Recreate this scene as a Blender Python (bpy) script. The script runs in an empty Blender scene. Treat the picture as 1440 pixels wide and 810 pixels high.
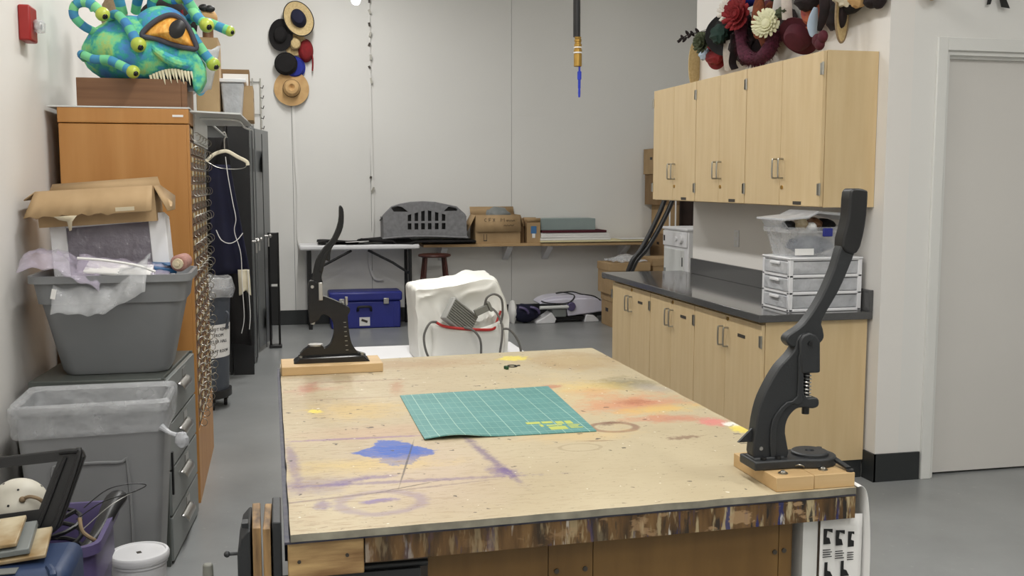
import bpy, bmesh, math, random
from mathutils import Vector, Matrix, noise
random.seed(7)
sc = bpy.context.scene
COL = sc.collection
R = math.radians
# ---------------------------------------------------------------- camera
cd = bpy.data.cameras.new('camera'); cam = bpy.data.objects.new('camera', cd); COL.objects.link(cam)
cd.sensor_width = 36; cd.lens = 36; cd.clip_start = .05
cam.location = (0, 0, 1.6); cam.rotation_euler = (R(90 - 5.868), 0, R(-12.955))
sc.camera = cam
# ---------------------------------------------------------------- world, lamps, exposure
w = bpy.data.worlds.new('world'); sc.world = w; w.use_nodes = True
w.node_tree.nodes['Background'].inputs[0].default_value = (.9, .95, 1, 1)
w.node_tree.nodes['Background'].inputs[1].default_value = .25
sc.view_settings.view_transform = 'Standard'; sc.view_settings.look = 'None'
sc.view_settings.gamma = 1; sc.view_settings.use_curve_mapping = False
sc.view_settings.exposure = 0.06
CEIL = 4.25
LAMPS = [(.45, 1.0, 50), (.45, 4.0, 50), (.45, 7.0, 52), (.45, 9.9, 44), (3.2, 1.4, 40), (4.4, 9.0, 12), (.9, -1.2, 50)]  # last entry is a fill lamp added to brighten camera-facing surfaces
LAMPS = [(x, y, e * 1.0) for x, y, e in LAMPS]
for lx, ly, e in LAMPS:
    ld = bpy.data.lights.new('tube_light', 'AREA'); ld.shape = 'RECTANGLE'; ld.size = .24; ld.size_y = 1.5
    ld.energy = e; ld.color = (1.0, .99, .97)
    lo = bpy.data.objects.new('tube_light', ld); COL.objects.link(lo); lo.location = (lx, ly, CEIL - .135)
# ---------------------------------------------------------------- materials
def lin(c):
    return tuple((x / 255 / 12.92 if x / 255 <= .04045 else ((x / 255 + .055) / 1.055) ** 2.4) for x in c) + (1,)
def newmat(name):
    m = bpy.data.materials.new(name); m.use_nodes = True
    nt = m.node_tree; return m, nt, nt.nodes['Principled BSDF']
def coords(nt, scale=(1, 1, 1), loc=(0, 0, 0)):
    tc = nt.nodes.new('ShaderNodeTexCoord'); mp = nt.nodes.new('ShaderNodeMapping')
    mp.inputs['Scale'].default_value = scale; mp.inputs['Location'].default_value = loc
    nt.links.new(tc.outputs['Object'], mp.inputs['Vector']); return mp.outputs[0]
def nz(nt, vec, scale, detail=3, rough=.5):
    n = nt.nodes.new('ShaderNodeTexNoise'); n.inputs['Scale'].default_value = scale
    n.inputs['Detail'].default_value = detail; n.inputs['Roughness'].default_value = rough
    nt.links.new(vec, n.inputs['Vector']); return n.outputs['Fac']
def ramp(nt, fac, stops, interp='LINEAR'):
    r = nt.nodes.new('ShaderNodeValToRGB'); r.color_ramp.interpolation = interp
    e = r.color_ramp.elements
    while len(e) < len(stops): e.new(.5)
    for i, (p, c) in enumerate(stops): e[i].position = p; e[i].color = c
    nt.links.new(fac, r.inputs[0]); return r.outputs[0]
def mixc(nt, fac, a, b, mode='MIX'):
    m = nt.nodes.new('ShaderNodeMix'); m.data_type = 'RGBA'; m.blend_type = mode
    for k, v in ((0, fac), (6, a), (7, b)):
        if hasattr(v, 'links'): nt.links.new(v, m.inputs[k])
        else: m.inputs[k].default_value = v
    return m.outputs[2]
def mth(nt, op, a, b=0, c=0):
    m = nt.nodes.new('ShaderNodeMath'); m.operation = op
    for k, v in ((0, a), (1, b), (2, c)):
        if hasattr(v, 'links'): nt.links.new(v, m.inputs[k])
        else: m.inputs[k].default_value = v
    return m.outputs[0]
def bumpit(nt, b, fac, strength, dist=.002):
    bp = nt.nodes.new('ShaderNodeBump'); bp.inputs['Strength'].default_value = strength; bp.inputs['Distance'].default_value = dist
    nt.links.new(fac, bp.inputs['Height']); nt.links.new(bp.outputs[0], b.inputs['Normal'])
def M(name, col, rough=.5, metal=0, var=.07, vs=5, bump=0, bs=90, col2=None, stretch=(1, 1, 1), spec=.5, detail=3):
    m, nt, b = newmat(name)
    c = lin(col); d = lin(col2) if col2 else tuple(x * (1 - 2 * var) for x in c[:3]) + (1,)
    v = coords(nt, stretch); f = nz(nt, v, vs, detail)
    nt.links.new(ramp(nt, f, [(.3, d), (.7, c)]), b.inputs['Base Color'])
    b.inputs['Roughness'].default_value = rough; b.inputs['Metallic'].default_value = metal
    b.inputs['Specular IOR Level'].default_value = spec
    if bump: bumpit(nt, b, nz(nt, v, bs, 4), bump)
    return m
def film(name, col, opac, rough=.15):
    m, nt, b = newmat(name)
    v = coords(nt); f = nz(nt, v, 14, 3)
    b.inputs['Base Color'].default_value = lin(col); b.inputs['Roughness'].default_value = rough
    bumpit(nt, b, nz(nt, v, 22, 3), .6, .02)
    t = nt.nodes.new('ShaderNodeBsdfTransparent'); mx = nt.nodes.new('ShaderNodeMixShader')
    fr = mth(nt, 'MULTIPLY_ADD', f, .4, opac - .2)
    nt.links.new(fr, mx.inputs[0]); nt.links.new(t.outputs[0], mx.inputs[1]); nt.links.new(b.outputs[0], mx.inputs[2])
    nt.links.new(mx.outputs[0], nt.nodes['Material Output'].inputs[0])
    return m
def glow(name, col, s):
    m, nt, b = newmat(name); b.inputs['Emission Color'].default_value = lin(col); b.inputs['Emission Strength'].default_value = s
    b.inputs['Base Color'].default_value = lin(col); return m
class _MT:
    def __setitem__(s, k, v): setattr(s, k, v)
    def fill(s, **k): s.__dict__.update(k)
m = _MT()
m.fill(
    wall=M('wall_paint', (226, 225, 221), .75, var=.012, vs=1.2, bump=.08, bs=160),
    wallw=M('wall_paint_warm', (229, 226, 221), .7, var=.012, vs=1.2, bump=.06, bs=160),
    ceil=M('ceiling_paint', (228, 228, 226), .8),
    base=M('rubber_base', (42, 45, 46), .55),
    trim=M('trim_paint', (222, 222, 218), .45, var=.01),
    door=M('door_paint', (214, 211, 206), .5, var=.015, vs=2),
    maple=M('maple_laminate', (214, 190, 148), .42, col2=(206, 180, 136), stretch=(5, 5, .55), vs=4, bump=.03, bs=40),
    mapleD=M('maple_edge', (214, 186, 140), .45, col2=(196, 166, 120), stretch=(5, 5, .6), vs=4),
    ctop=M('counter_slab', (84, 84, 84), .09, var=.06, vs=120),
    chrome=M('brushed_chrome', (190, 188, 184), .28, 1, var=.03),
    nickel=M('satin_nickel', (170, 168, 160), .35, 1, var=.03),
    brass=M('brass', (196, 158, 86), .3, 1, var=.08, vs=30),
    dkplate=M('dark_plate', (66, 60, 52), .5),
    black=M('black_paint', (22, 22, 23), .42, var=.1),
    blackg=M('black_gloss_enamel', (14, 14, 15), .16, var=.1),
    charcoal=M('charcoal_cast', (40, 42, 44), .5, var=.1, bump=.25, bs=240),
    blackp=M('black_plastic', (30, 30, 31), .4, var=.08),
    orange=M('honey_oak', (190, 138, 78), .45, col2=(174, 120, 60), stretch=(4, 4, .35), vs=3, bump=.05, bs=30, detail=5),
    crate=M('walnut_crate', (126, 90, 60), .5, col2=(104, 70, 44), stretch=(.4, 6, 9), vs=4, detail=5),
    cardb=M('cardboard', (178, 150, 112), .8, col2=(164, 136, 98), vs=7, bump=.05, bs=60),
    cardd=M('cardboard_dark', (142, 114, 80), .8, col2=(126, 100, 68), vs=7),
    greyp=M('grey_plastic', (138, 139, 140), .42, var=.05, vs=3, bump=.05, bs=300),
    greyt=M('grey_tote_plastic', (134, 136, 138), .4, var=.06, vs=3, bump=.05, bs=300),
    steel=M('grey_green_steel', (84, 88, 84), .42, var=.05, vs=3),
    steelf=M('steel_drawer_front', (128, 132, 130), .38, var=.05, vs=3),
    lockg=M('locker_grey', (128, 130, 130), .4, var=.05, vs=2),
    lockb=M('locker_black', (20, 20, 22), .5),
    whitep=M('white_plastic', (226, 226, 228), .4, var=.02),
    lilacw=M('pale_lilac_plastic', (214, 212, 226), .4, var=.03),
    vinyl=M('white_vinyl', (236, 235, 228), .45, var=.02, vs=6, bump=.3, bs=18),
    dirtyp=M('worn_jaw_wood', (168, 134, 88), .6, col2=(74, 54, 36), stretch=(8, 3, 1.2), vs=5, detail=6, bump=.3, bs=40),
    dirtyh=M('worn_pine_block', (196, 164, 112), .6, col2=(128, 96, 60), stretch=(1.2, 4, 9), vs=5, detail=6, bump=.3, bs=40),
    topedge=M('grey_board_edge', (150, 146, 130), .7, col2=(112, 108, 96), vs=18, detail=5),
    clear=film('clear_plastic', (225, 228, 232), .34, .2),
    frost=film('frosted_plastic', (214, 216, 220), .62, .3),
    liner=film('clear_liner', (226, 228, 230), .26, .10),
    purplebag=film('lilac_bag', (216, 206, 226), .22, .08),
    smoke=film('smoky_window', (128, 122, 132), .82, .25),
    navy=M('navy_cloth', (16, 18, 48), .85, var=.15, vs=9),
    blueb=M('royal_blue_plastic', (38, 46, 132), .42, var=.06),
    bluecase=M('navy_case', (44, 62, 96), .5, var=.1, vs=10, bump=.15, bs=60),
    purple=M('purple_plastic', (92, 82, 122), .42, var=.08),
    cream=M('cream_cloth', (228, 220, 196), .85, var=.05),
    white=M('white_paper', (234, 233, 230), .7, var=.02),
    red=M('red_plastic', (158, 34, 32), .4, var=.05),
    redc=M('red_cloth', (138, 24, 30), .85, var=.2, vs=14),
    maroon=M('maroon_felt', (84, 24, 38), .85, var=.15, vs=14),
    darkh=M('dark_felt', (36, 22, 24), .9, var=.3, vs=14),
    bluef=M('blue_felt', (34, 48, 150), .85, var=.12, vs=14),
    straw=M('straw', (206, 184, 136), .8, col2=(186, 160, 112), vs=60, bump=.3, bs=200),
    tanh=M('tan_felt', (206, 170, 118), .8, col2=(190, 152, 102), vs=12),
    blkfelt=M('black_felt', (20, 17, 18), .9, var=.2, vs=14),
    stool=M('dark_cherry_wood', (78, 36, 28), .4, col2=(58, 26, 20), stretch=(6, 6, .6), vs=4),
    pine=M('pine_board', (206, 176, 130), .55, col2=(188, 154, 106), stretch=(.5, 5, 5), vs=4, detail=5, bump=.05, bs=30),
    shelfw=M('raw_shelf_board', (190, 160, 118), .6, col2=(170, 138, 96), stretch=(.4, 5, 5), vs=4),
    brownp=M('brown_hardboard', (120, 90, 46), .5, col2=(102, 74, 34), stretch=(4, 4, .5), vs=4, detail=5),
    bin=M('blue_grey_bin', (76, 82, 92), .45, var=.05, vs=3),
    greyfelt=M('grey_felt', (136, 136, 138), .9, var=.12, vs=22, bump=.1, bs=200),
    teal=M('grey_teal_board', (142, 156, 154), .7, var=.05),
    yellowp=M('manila_paper', (226, 216, 172), .7, var=.04),
    beige=M('beige_strap', (212, 200, 172), .75, var=.05),
    ivory=M('ivory_helmet', (216, 211, 196), .5, var=.05, vs=12),
    rust=M('rust_feather', (130, 62, 26), .9, var=.3, vs=40),
    olive=M('olive_leaf', (72, 80, 52), .8, var=.25, vs=30),
    skyb=M('pale_blue_cloth', (186, 204, 224), .8, var=.06),
    petal=M('ivory_petal', (228, 226, 190), .8, var=.06, vs=20),
    fur=M('plum_fur', (92, 34, 56), .95, var=.3, vs=60),
    lace=M('off_white_lace', (222, 214, 204), .9, var=.08, vs=40),
    spool=M('pink_thread', (176, 132, 122), .8, var=.12, vs=30, stretch=(1, 1, 12)),
    bluepk=M('blue_packet', (34, 92, 140), .4, var=.15, vs=20),
    nozzle=M('blue_nozzle', (40, 62, 190), .35),
    sheetw=M('white_sheet_metal', (216, 218, 216), .35, var=.02),
    pedal=M('grey_pedal', (160, 160, 156), .5, var=.05),
    pedald=M('dark_grey_plug', (122, 122, 114), .5, var=.05),
    cord=M('grey_cord', (104, 102, 98), .5),
    trimred=M('red_piping', (176, 40, 36), .6),
    eyew=M('yellow_green_eye', (198, 208, 84), .35, col2=(150, 178, 70), vs=10),
    tooth=M('cream_tooth', (226, 220, 190), .5, var=.05),
    lid=M('charcoal_eyelid', (74, 74, 84), .8, var=.1, vs=20),
    monb=M('teal_plush', (70, 156, 176), .95, col2=(72, 130, 188), vs=10, bump=.3, bs=200),
    mong=M('green_plush', (140, 212, 146), .95, col2=(98, 190, 150), vs=10, bump=.3, bs=200),
    gold=M('gilt_brown_packet', (150, 124, 84), .35, col2=(196, 184, 156), vs=14),
    tan=M('tan_cord', (150, 128, 98), .7, var=.15, vs=60),
    bulb=glow('lit_bulb', (255, 252, 244), 14),
    tube=glow('lit_diffuser', (255, 250, 240), 4),
)
def floor_mat():
    mm, nt, b = newmat('grey_floor_paint')
    v = coords(nt); c = ramp(nt, nz(nt, v, 1.6, 5, .6), [(.3, lin((130, 132, 132))), (.7, lin((146, 148, 148)))])
    sp = ramp(nt, nz(nt, v, 26, 2), [(.69, (0, 0, 0, 1)), (.73, (1, 1, 1, 1))])
    c = mixc(nt, mth(nt, 'MULTIPLY', sp, .2), c, lin((190, 188, 182)))
    nt.links.new(c, b.inputs['Base Color']); b.inputs['Roughness'].default_value = .32
    bumpit(nt, b, nz(nt, v, 5, 4), .05, .004); return mm
m['floor'] = floor_mat()
def tie_dye():
    mm, nt, b = newmat('tie_dye_plush'); v = coords(nt)
    f = nz(nt, v, 8.5, 4, .6)
    c = ramp(nt, f, [(.30, lin((78, 126, 190))), (.42, lin((82, 146, 204))), (.49, lin((64, 168, 160))), (.56, lin((120, 206, 150))), (.66, lin((172, 200, 118))), (.75, lin((84, 166, 130)))])
    nt.links.new(c, b.inputs['Base Color']); b.inputs['Roughness'].default_value = .95
    bumpit(nt, b, nz(nt, v, 200, 3), .35, .004); return mm
m['dye'] = tie_dye()
def iris():
    mm, nt, b = newmat('amber_iris'); v = coords(nt, (1, 1, 1))
    f = nz(nt, coords(nt, (1, 1, .3)), 60, 4)
    nt.links.new(ramp(nt, f, [(.3, lin((212, 136, 50))), (.55, lin((234, 172, 80))), (.75, lin((244, 204, 120)))]), b.inputs['Base Color'])
    b.inputs['Roughness'].default_value = .3; return mm
m['iris'] = iris()
# worn painted work-table top: stains with their own shapes
def stain(nt, vec, n, prev, cx, cy, rx, ry, rot, col, st=1, edge=.3, amp=1.2, ring=0):
    mp = nt.nodes.new('ShaderNodeMapping'); mp.vector_type = 'TEXTURE'
    mp.inputs['Location'].default_value = (cx, cy, 0); mp.inputs['Rotation'].default_value = (0, 0, R(rot)); mp.inputs['Scale'].default_value = (rx, ry, 1000)
    nt.links.new(vec, mp.inputs[0])
    ln = nt.nodes.new('ShaderNodeVectorMath'); ln.operation = 'LENGTH'; nt.links.new(mp.outputs[0], ln.inputs[0])
    d = ln.outputs['Value']
    if ring: d = mth(nt, 'MULTIPLY', mth(nt, 'ABSOLUTE', mth(nt, 'SUBTRACT', d, 1)), 1 / ring)
    d = mth(nt, 'ADD', d, mth(nt, 'MULTIPLY', mth(nt, 'SUBTRACT', n, .5), amp))
    mr = nt.nodes.new('ShaderNodeMapRange'); mr.inputs[1].default_value = 1 - edge; mr.inputs[2].default_value = 1 + edge
    mr.inputs[3].default_value = st; mr.inputs[4].default_value = 0
    nt.links.new(d, mr.inputs[0]); return mixc(nt, mr.outputs[0], prev, lin(col))
def tabletop():
    mm, nt, b = newmat('stained_tabletop'); v = coords(nt, (1, 1, 1), (.7, 3.3, 0))
    n1 = nz(nt, v, 13, 10, .72); n2 = nz(nt, v, 44, 8, .75); n3 = nz(nt, coords(nt, (9, 26, 1)), 3.6, 6, .75)
    c = ramp(nt, nz(nt, v, 2.4, 5), [(.3, lin((176, 161, 130))), (.7, lin((192, 179, 149)))])
    sx = nt.nodes.new('ShaderNodeSeparateXYZ'); nt.links.new(v, sx.inputs[0])
    lw = nt.nodes.new('ShaderNodeMapRange'); lw.inputs[1].default_value = .95; lw.inputs[2].default_value = .1; nt.links.new(sx.outputs[0], lw.inputs[0])
    c = mixc(nt, mth(nt, 'MULTIPLY', lw.outputs[0], ramp(nt, n1, [(.35, (0, 0, 0, 1)), (.65, (.34, .34, .34, 1))])), c, lin((178, 152, 120)))
    S = [  # cx, cy, rx, ry, rot, colour, strength, edge, amp, ring
        (1.20, 4.12, .17, .17, 0, (176, 148, 100), .55, .5, 1.6, 0), (1.23, 4.12, .16, .16, 20, (150, 112, 70), .22, .5, 1.4, .3),
        (.98, 4.23, .06, .05, 20, (232, 214, 70), .8, .2, 2.2, 0), (.55, 4.18, .28, .09, 0, (160, 122, 82), .5, .5, 2.0, 0),
        (.18, 4.0, .13, .13, 0, (124, 104, 78), .5, .5, 2.4, 0), (.10, 3.78, .03, .10, -12, (176, 84, 74), .5, .5, 2.4, 0),
        (.42, 3.72, .02, .12, -8, (168, 104, 66), .5, .5, 2.2, 0), (.26, 3.87, .2, .012, -1, (130, 86, 70), .5, .5, 1.4, 0), (.22, 3.56, .22, .010, -1, (150, 120, 96), .5, .5, 1.4, 0),
        (.25, 3.37, .13, .12, 0, (206, 170, 84), .5, .6, 2.2, 0), (.11, 3.38, .02, .035, 30, (236, 214, 84), .9, .2, 1.6, 0),
        (.12, 3.74, .11, .03, 10, (190, 122, 104), .35, .6, 2.2, 0), (.3, 3.05, .2, .07, 0, (190, 140, 116), .35, .6, 2, 0),
        (1.26, 3.60, .10, .10, 20, (108, 106, 84), .85, .4, 2.4, 0), (1.12, 3.56, .13, .08, 10, (220, 190, 96), .5, .6, 2, 0), (1.1, 3.47, .07, .06, 0, (196, 110, 80), .5, .6, 2.2, 0),
        (1.33, 3.5, .05, .08, 30, (140, 140, 150), .5, .5, 2, 0), (1.16, 3.25, .15, .12, 8, (196, 88, 72), .75, .6, 2.4, 0), (1.19, 3.28, .05, .04, 0, (150, 44, 44), .8, .4, 2.2, 0),
        (1.22, 3.16, .13, .05, 6, (222, 196, 96), .55, .6, 2, 0), (1.2, 3.02, .11, .04, -4, (190, 100, 84), .65, .5, 2.2, 0), (1.33, 2.94, .04, .05, 0, (220, 110, 116), .75, .4, 2.2, 0),
        (1.375, 2.90, .03, .035, 0, (240, 238, 230), .9, .15, 1.2, 0), (1.372, 2.84, .03, .045, 0, (236, 216, 88), .9, .25, 1.4, 0), (1.0, 2.95, .07, .06, 0, (120, 74, 62), .7, .35, 1.2, .18),
        (1.01, 3.0, .035, .02, 20, (96, 52, 46), .7, .4, 2.2, 0), (1.16, 2.78, .05, .02, 10, (110, 74, 60), .7, .3, 2.6, 0), (.86, 2.86, .13, .05, 0, (214, 178, 110), .4, .6, 2, 0),
        (.98, 3.6, .04, .03, 20, (170, 60, 60), .7, .4, 2.2, 0), (1.06, 3.42, .22, .3, 0, (214, 186, 130), .4, .7, 2, 0),
        (.36, 2.62, .17, .3, 0, (186, 158, 150), .35, .6, 1, 0),
        (.309, 2.81, .115, .062, -8, (42, 86, 172), 1, .05, 1.1, 0), (.318, 2.84, .055, .115, 14, (42, 86, 172), 1, .06, 1.1, 0), (.31, 2.73, .05, .06, 0, (42, 86, 172), 1, .06, 1.2, 0),
        (.552, 2.73, .012, .22, 6, (84, 60, 118), .7, .6, 2.4, 0), (.565, 2.55, .028, .05, 20, (86, 60, 130), .8, .5, 1.8, 0),
        (.030, 2.75, .014, .2, 3, (100, 80, 128), .6, .5, 1.8, 0), (.07, 2.53, .07, .06, 0, (104, 82, 128), .5, .6, 2, 0),
        (.28, 2.52, .3, .012, -3, (98, 76, 124), .6, .5, 1.8, 0), (.22, 2.985, .2, .010, -2, (124, 84, 140), .7, .5, 1.6, 0), (.16, 2.55, .06, .02, 30, (98, 76, 134), .7, .5, 1.8, 0), (.24, 2.57, .05, .014, 10, (98, 76, 134), .6, .5, 1.8, 0),
        (.225, 2.36, .095, .085, 0, (112, 90, 142), .42, .6, 2.6, .16), (.225, 2.375, .045, .016, 10, (104, 84, 150), .8, .3, 1.2, 0), (.09, 2.37, .02, .03, 0, (104, 84, 142), .6, .4, 1.6, 0),
        (.23, 2.69, .17, .06, 0, (208, 178, 90), .5, .6, 2, 0), (.18, 2.43, .3, .006, 9, (110, 92, 100), .7, .5, 1.4, 0), (.33, 2.7, .0028, .21, -12, (40, 36, 36), .8, .3, .5, 0), (.30, 2.47, .09, .003, 22, (46, 38, 36), .8, .4, 1.5, 0),
        (.83, 2.74, .06, .04, 0, (150, 132, 104), .5, .3, .6, .1), (.9, 2.8, .05, .006, -8, (120, 84, 56), .6, .4, 1.5, 0),
    ]
    for s in S: c = stain(nt, v, n2 if s[2] * s[3] < .004 else n1, c, s[0], s[1], s[2], s[3], s[4], s[5], s[6] * .9, s[7], s[8] * 1.7, s[9])
    n4 = nz(nt, coords(nt, (5, 22, 1), (9, 9, 0)), 4, 7, .7); c = mixc(nt, mth(nt, 'MULTIPLY', ramp(nt, n4, [(.40, (.55, .55, .55, 1)), (.47, (0, 0, 0, 1))]), mth(nt, 'MULTIPLY_ADD', lw.outputs[0], .8, .15)), c, lin((150, 126, 98)))
    dk = ramp(nt, n3, [(.345, (1, 1, 1, 1)), (.385, (0, 0, 0, 1))])
    c = mixc(nt, mth(nt, 'MULTIPLY', dk, .75), c, lin((84, 62, 46)))
    sp = ramp(nt, nz(nt, v, 46, 2), [(.735, (0, 0, 0, 1)), (.755, (1, 1, 1, 1))]); c = mixc(nt, mth(nt, 'MULTIPLY', sp, .7), c, lin((238, 234, 220)))
    sp = ramp(nt, nz(nt, coords(nt, (1, 1, 1), (3, 3, 0)), 30, 2), [(.715, (0, 0, 0, 1)), (.73, (1, 1, 1, 1))]); c = mixc(nt, mth(nt, 'MULTIPLY', sp, .8), c, lin((48, 40, 36)))
    nt.links.new(c, b.inputs['Base Color']); b.inputs['Roughness'].default_value = .55
    bumpit(nt, b, n2, .25, .002); return mm
m['top'] = tabletop()
def drips():
    mm, nt, b = newmat('paint_dripped_apron'); v = coords(nt, (1, 1, 1), (.7, 3.3, 0))
    c = ramp(nt, nz(nt, coords(nt, (22, 3, 4)), 2, 5), [(.3, lin((52, 38, 22))), (.5, lin((94, 68, 36))), (.7, lin((116, 88, 52)))])
    vv = coords(nt, (60, 3, 4)); f = nz(nt, vv, 1.3, 4, .6)
    sx = nt.nodes.new('ShaderNodeSeparateXYZ'); nt.links.new(v, sx.inputs[0])
    rt = nt.nodes.new('ShaderNodeMapRange'); rt.inputs[1].default_value = .3; rt.inputs[2].default_value = 1.1; nt.links.new(sx.outputs[0], rt.inputs[0])
    for lo, hi, col, off in ((.60, .66, (176, 160, 124), 0), (.63, .68, (34, 40, 92), 7), (.63, .68, (30, 28, 26), 13), (.67, .72, (212, 210, 202), 21)):
        g = nz(nt, coords(nt, (34, 3, 6), (off, off, off)), 1.1, 4, .6)
        c = mixc(nt, mth(nt, 'MULTIPLY', ramp(nt, g, [(lo - .06, (0, 0, 0, 1)), (hi - .06, (1, 1, 1, 1))]), mth(nt, 'MULTIPLY_ADD', rt.outputs[0], .7, .25)), c, lin(col))
    big = nz(nt, coords(nt, (9, 3, 20), (5, 1, 2)), 1.2, 4, .6)
    c = mixc(nt, mth(nt, 'MULTIPLY', ramp(nt, big, [(.56, (0, 0, 0, 1)), (.6, (1, 1, 1, 1))]), mth(nt, 'MULTIPLY', rt.outputs[0], .8)), c, lin((168, 138, 102)))
    nt.links.new(c, b.inputs['Base Color']); b.inputs['Roughness'].default_value = .4
    bumpit(nt, b, f, .4, .004); return mm
m['drips'] = drips()
def matgrid():
    mm, nt, b = newmat('green_cutting_mat'); v = coords(nt)
    sx = nt.nodes.new('ShaderNodeSeparateXYZ'); nt.links.new(v, sx.inputs[0])
    c = ramp(nt, nz(nt, v, 6, 4), [(.3, lin((78, 134, 130))), (.7, lin((90, 146, 142)))])
    for st, wd, a in ((.0254, .05, .35), (.0762, .03, .75)):
        for k in (0, 1):
            fr = mth(nt, 'FRACT', mth(nt, 'DIVIDE', sx.outputs[k], st))
            c = mixc(nt, mth(nt, 'MULTIPLY', mth(nt, 'LESS_THAN', fr, wd), a), c, lin((176, 206, 190)))
    nt.links.new(c, b.inputs['Base Color']); b.inputs['Roughness'].default_value = .5; return mm
m['mat'] = matgrid()
# ---------------------------------------------------------------- mesh helpers
OFF = {}
def cr(pts, k=6, closed=False):
    P = [Vector(p) for p in pts]; n = len(P); out = []
    rng = range(n if closed else n - 1)
    for i in rng:
        if closed: a, b, c, d = P[i - 1], P[i], P[(i + 1) % n], P[(i + 2) % n]
        else: a, b, c, d = P[max(i - 1, 0)], P[i], P[i + 1], P[min(i + 2, n - 1)]
        for j in range(k):
            t = j / k
            out.append(.5 * ((2 * b) + (c - a) * t + (2 * a - 5 * b + 4 * c - d) * t * t + (3 * b - a - 3 * c + d) * t ** 3))
    if not closed: out.append(P[-1])
    return out
def frame(n, up=(0, 0, 1)):
    n = Vector(n).normalized(); up = Vector(up)
    if abs(n.dot(up)) > .98: up = Vector((0, 1, 0))
    u = up.cross(n).normalized(); return u, n.cross(u), n
class MB:
    def __init__(s): s.v = []; s.f = []; s.mi = []; s.k = 0
    def add(s, vs, fs):
        b = len(s.v); s.v += [Vector(p) for p in vs]
        for q in fs: s.f.append([b + i for i in q]); s.mi.append(s.k)
        return s
    def ex(s, x0, x1, y0, y1, z0, z1):
        return s.add([(x, y, z) for x in (x0, x1) for y in (y0, y1) for z in (z0, z1)],
                     [(0, 1, 3, 2), (4, 6, 7, 5), (0, 4, 5, 1), (2, 3, 7, 6), (0, 2, 6, 4), (1, 5, 7, 3)])
    def box(s, c, d, rot=None):
        b = len(s.v); s.ex(-d[0] / 2, d[0] / 2, -d[1] / 2, d[1] / 2, -d[2] / 2, d[2] / 2)
        T = Matrix.Translation(c)
        if rot:
            from mathutils import Euler
            T = T @ Euler([R(a) for a in rot]).to_matrix().to_4x4()
        return s.xf(T, b)
    def xf(s, T, b=0):
        for i in range(b, len(s.v)): s.v[i] = T @ s.v[i]
        return s
    def bar(s, p0, p1, wd, h, up=(0, 0, 1)):
        p0, p1 = Vector(p0), Vector(p1); u, v, n = frame(p1 - p0, up)
        vs = [p + u * a * wd / 2 + v * c * h / 2 for p in (p0, p1) for a, c in ((-1, -1), (1, -1), (1, 1), (-1, 1))]
        return s.add(vs, [(0, 1, 2, 3), (7, 6, 5, 4)] + [(i, (i + 1) % 4, 4 + (i + 1) % 4, 4 + i) for i in range(4)])
    def tube(s, pts, r, n=8, closed=False, caps=True, flat=1, up=(0, 0, 1)):
        P = [Vector(p) for p in pts]; N = len(P); rr = r if isinstance(r, (list, tuple)) else [r] * N
        vs = []; u = None
        for i in range(N):
            if closed: t = P[(i + 1) % N] - P[i - 1]
            else: t = P[min(i + 1, N - 1)] - P[max(i - 1, 0)]
            t = t.normalized() if t.length > 1e-9 else Vector((0, 0, 1))
            if u is None: u = frame(t, up)[0]
            else:
                u = u - t * u.dot(t); u = u.normalized() if u.length > 1e-6 else frame(t, up)[0]
            v = t.cross(u)
            for j in range(n):
                a = 2 * math.pi * j / n; vs.append(P[i] + (u * math.cos(a) * flat + v * math.sin(a)) * rr[i])
        fs = []
        for i in range(N if closed else N - 1):
            k = (i + 1) % N
            for j in range(n): fs.append((i * n + j, i * n + (j + 1) % n, k * n + (j + 1) % n, k * n + j))
        if caps and not closed: fs += [tuple(range(n))[::-1], tuple((N - 1) * n + j for j in range(n))]
        return s.add(vs, fs)
    def cyl(s, p0, p1, r0, r1=None, n=16, caps=True):
        return s.tube([p0, p1], [r0, r0 if r1 is None else r1], n, caps=caps)
    def lathe(s, prof, c=(0, 0, 0), ax=(0, 0, 1), n=24, sx=1, sy=1, up=(0, 1, 0), fn=None):
        u, v, a = frame(ax, up); c = Vector(c); vs = []; fs = []
        for r, z in prof:
            for j in range(n):
                t = 2 * math.pi * j / n; rr, zz = (fn(r, z, t) if fn else (r, z))
                vs.append(c + u * math.cos(t) * rr * sx + v * math.sin(t) * rr * sy + a * zz)
        for i in range(len(prof) - 1):
            for j in range(n): fs.append((i * n + j, i * n + (j + 1) % n, (i + 1) * n + (j + 1) % n, (i + 1) * n + j))
        if prof[0][0] > 1e-5: fs.append(tuple(range(n)))
        if prof[-1][0] > 1e-5: fs.append(tuple((len(prof) - 1) * n + j for j in range(n)))
        return s.add(vs, fs)
    def prism(s, poly, ax, a, b):
        def P(p, t): return {'x': (t, p[0], p[1]), 'y': (p[0], t, p[1]), 'z': (p[0], p[1], t)}[ax]
        n = len(poly)
        return s.add([P(p, a) for p in poly] + [P(p, b) for p in poly],
                     [tuple(range(n)), tuple(range(2 * n - 1, n - 1, -1))] + [(i, (i + 1) % n, n + (i + 1) % n, n + i) for i in range(n)])
    def grid(s, fn, nu, nv, cu=False):
        vs = [fn(i / nu, j / nv) for i in range(nu + (0 if cu else 1)) for j in range(nv + 1)]
        W = nv + 1; K = nu if cu else nu + 1
        return s.add(vs, [(i * W + j, ((i + 1) % K) * W + j, ((i + 1) % K) * W + j + 1, i * W + j + 1) for i in range(nu) for j in range(nv)])
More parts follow.
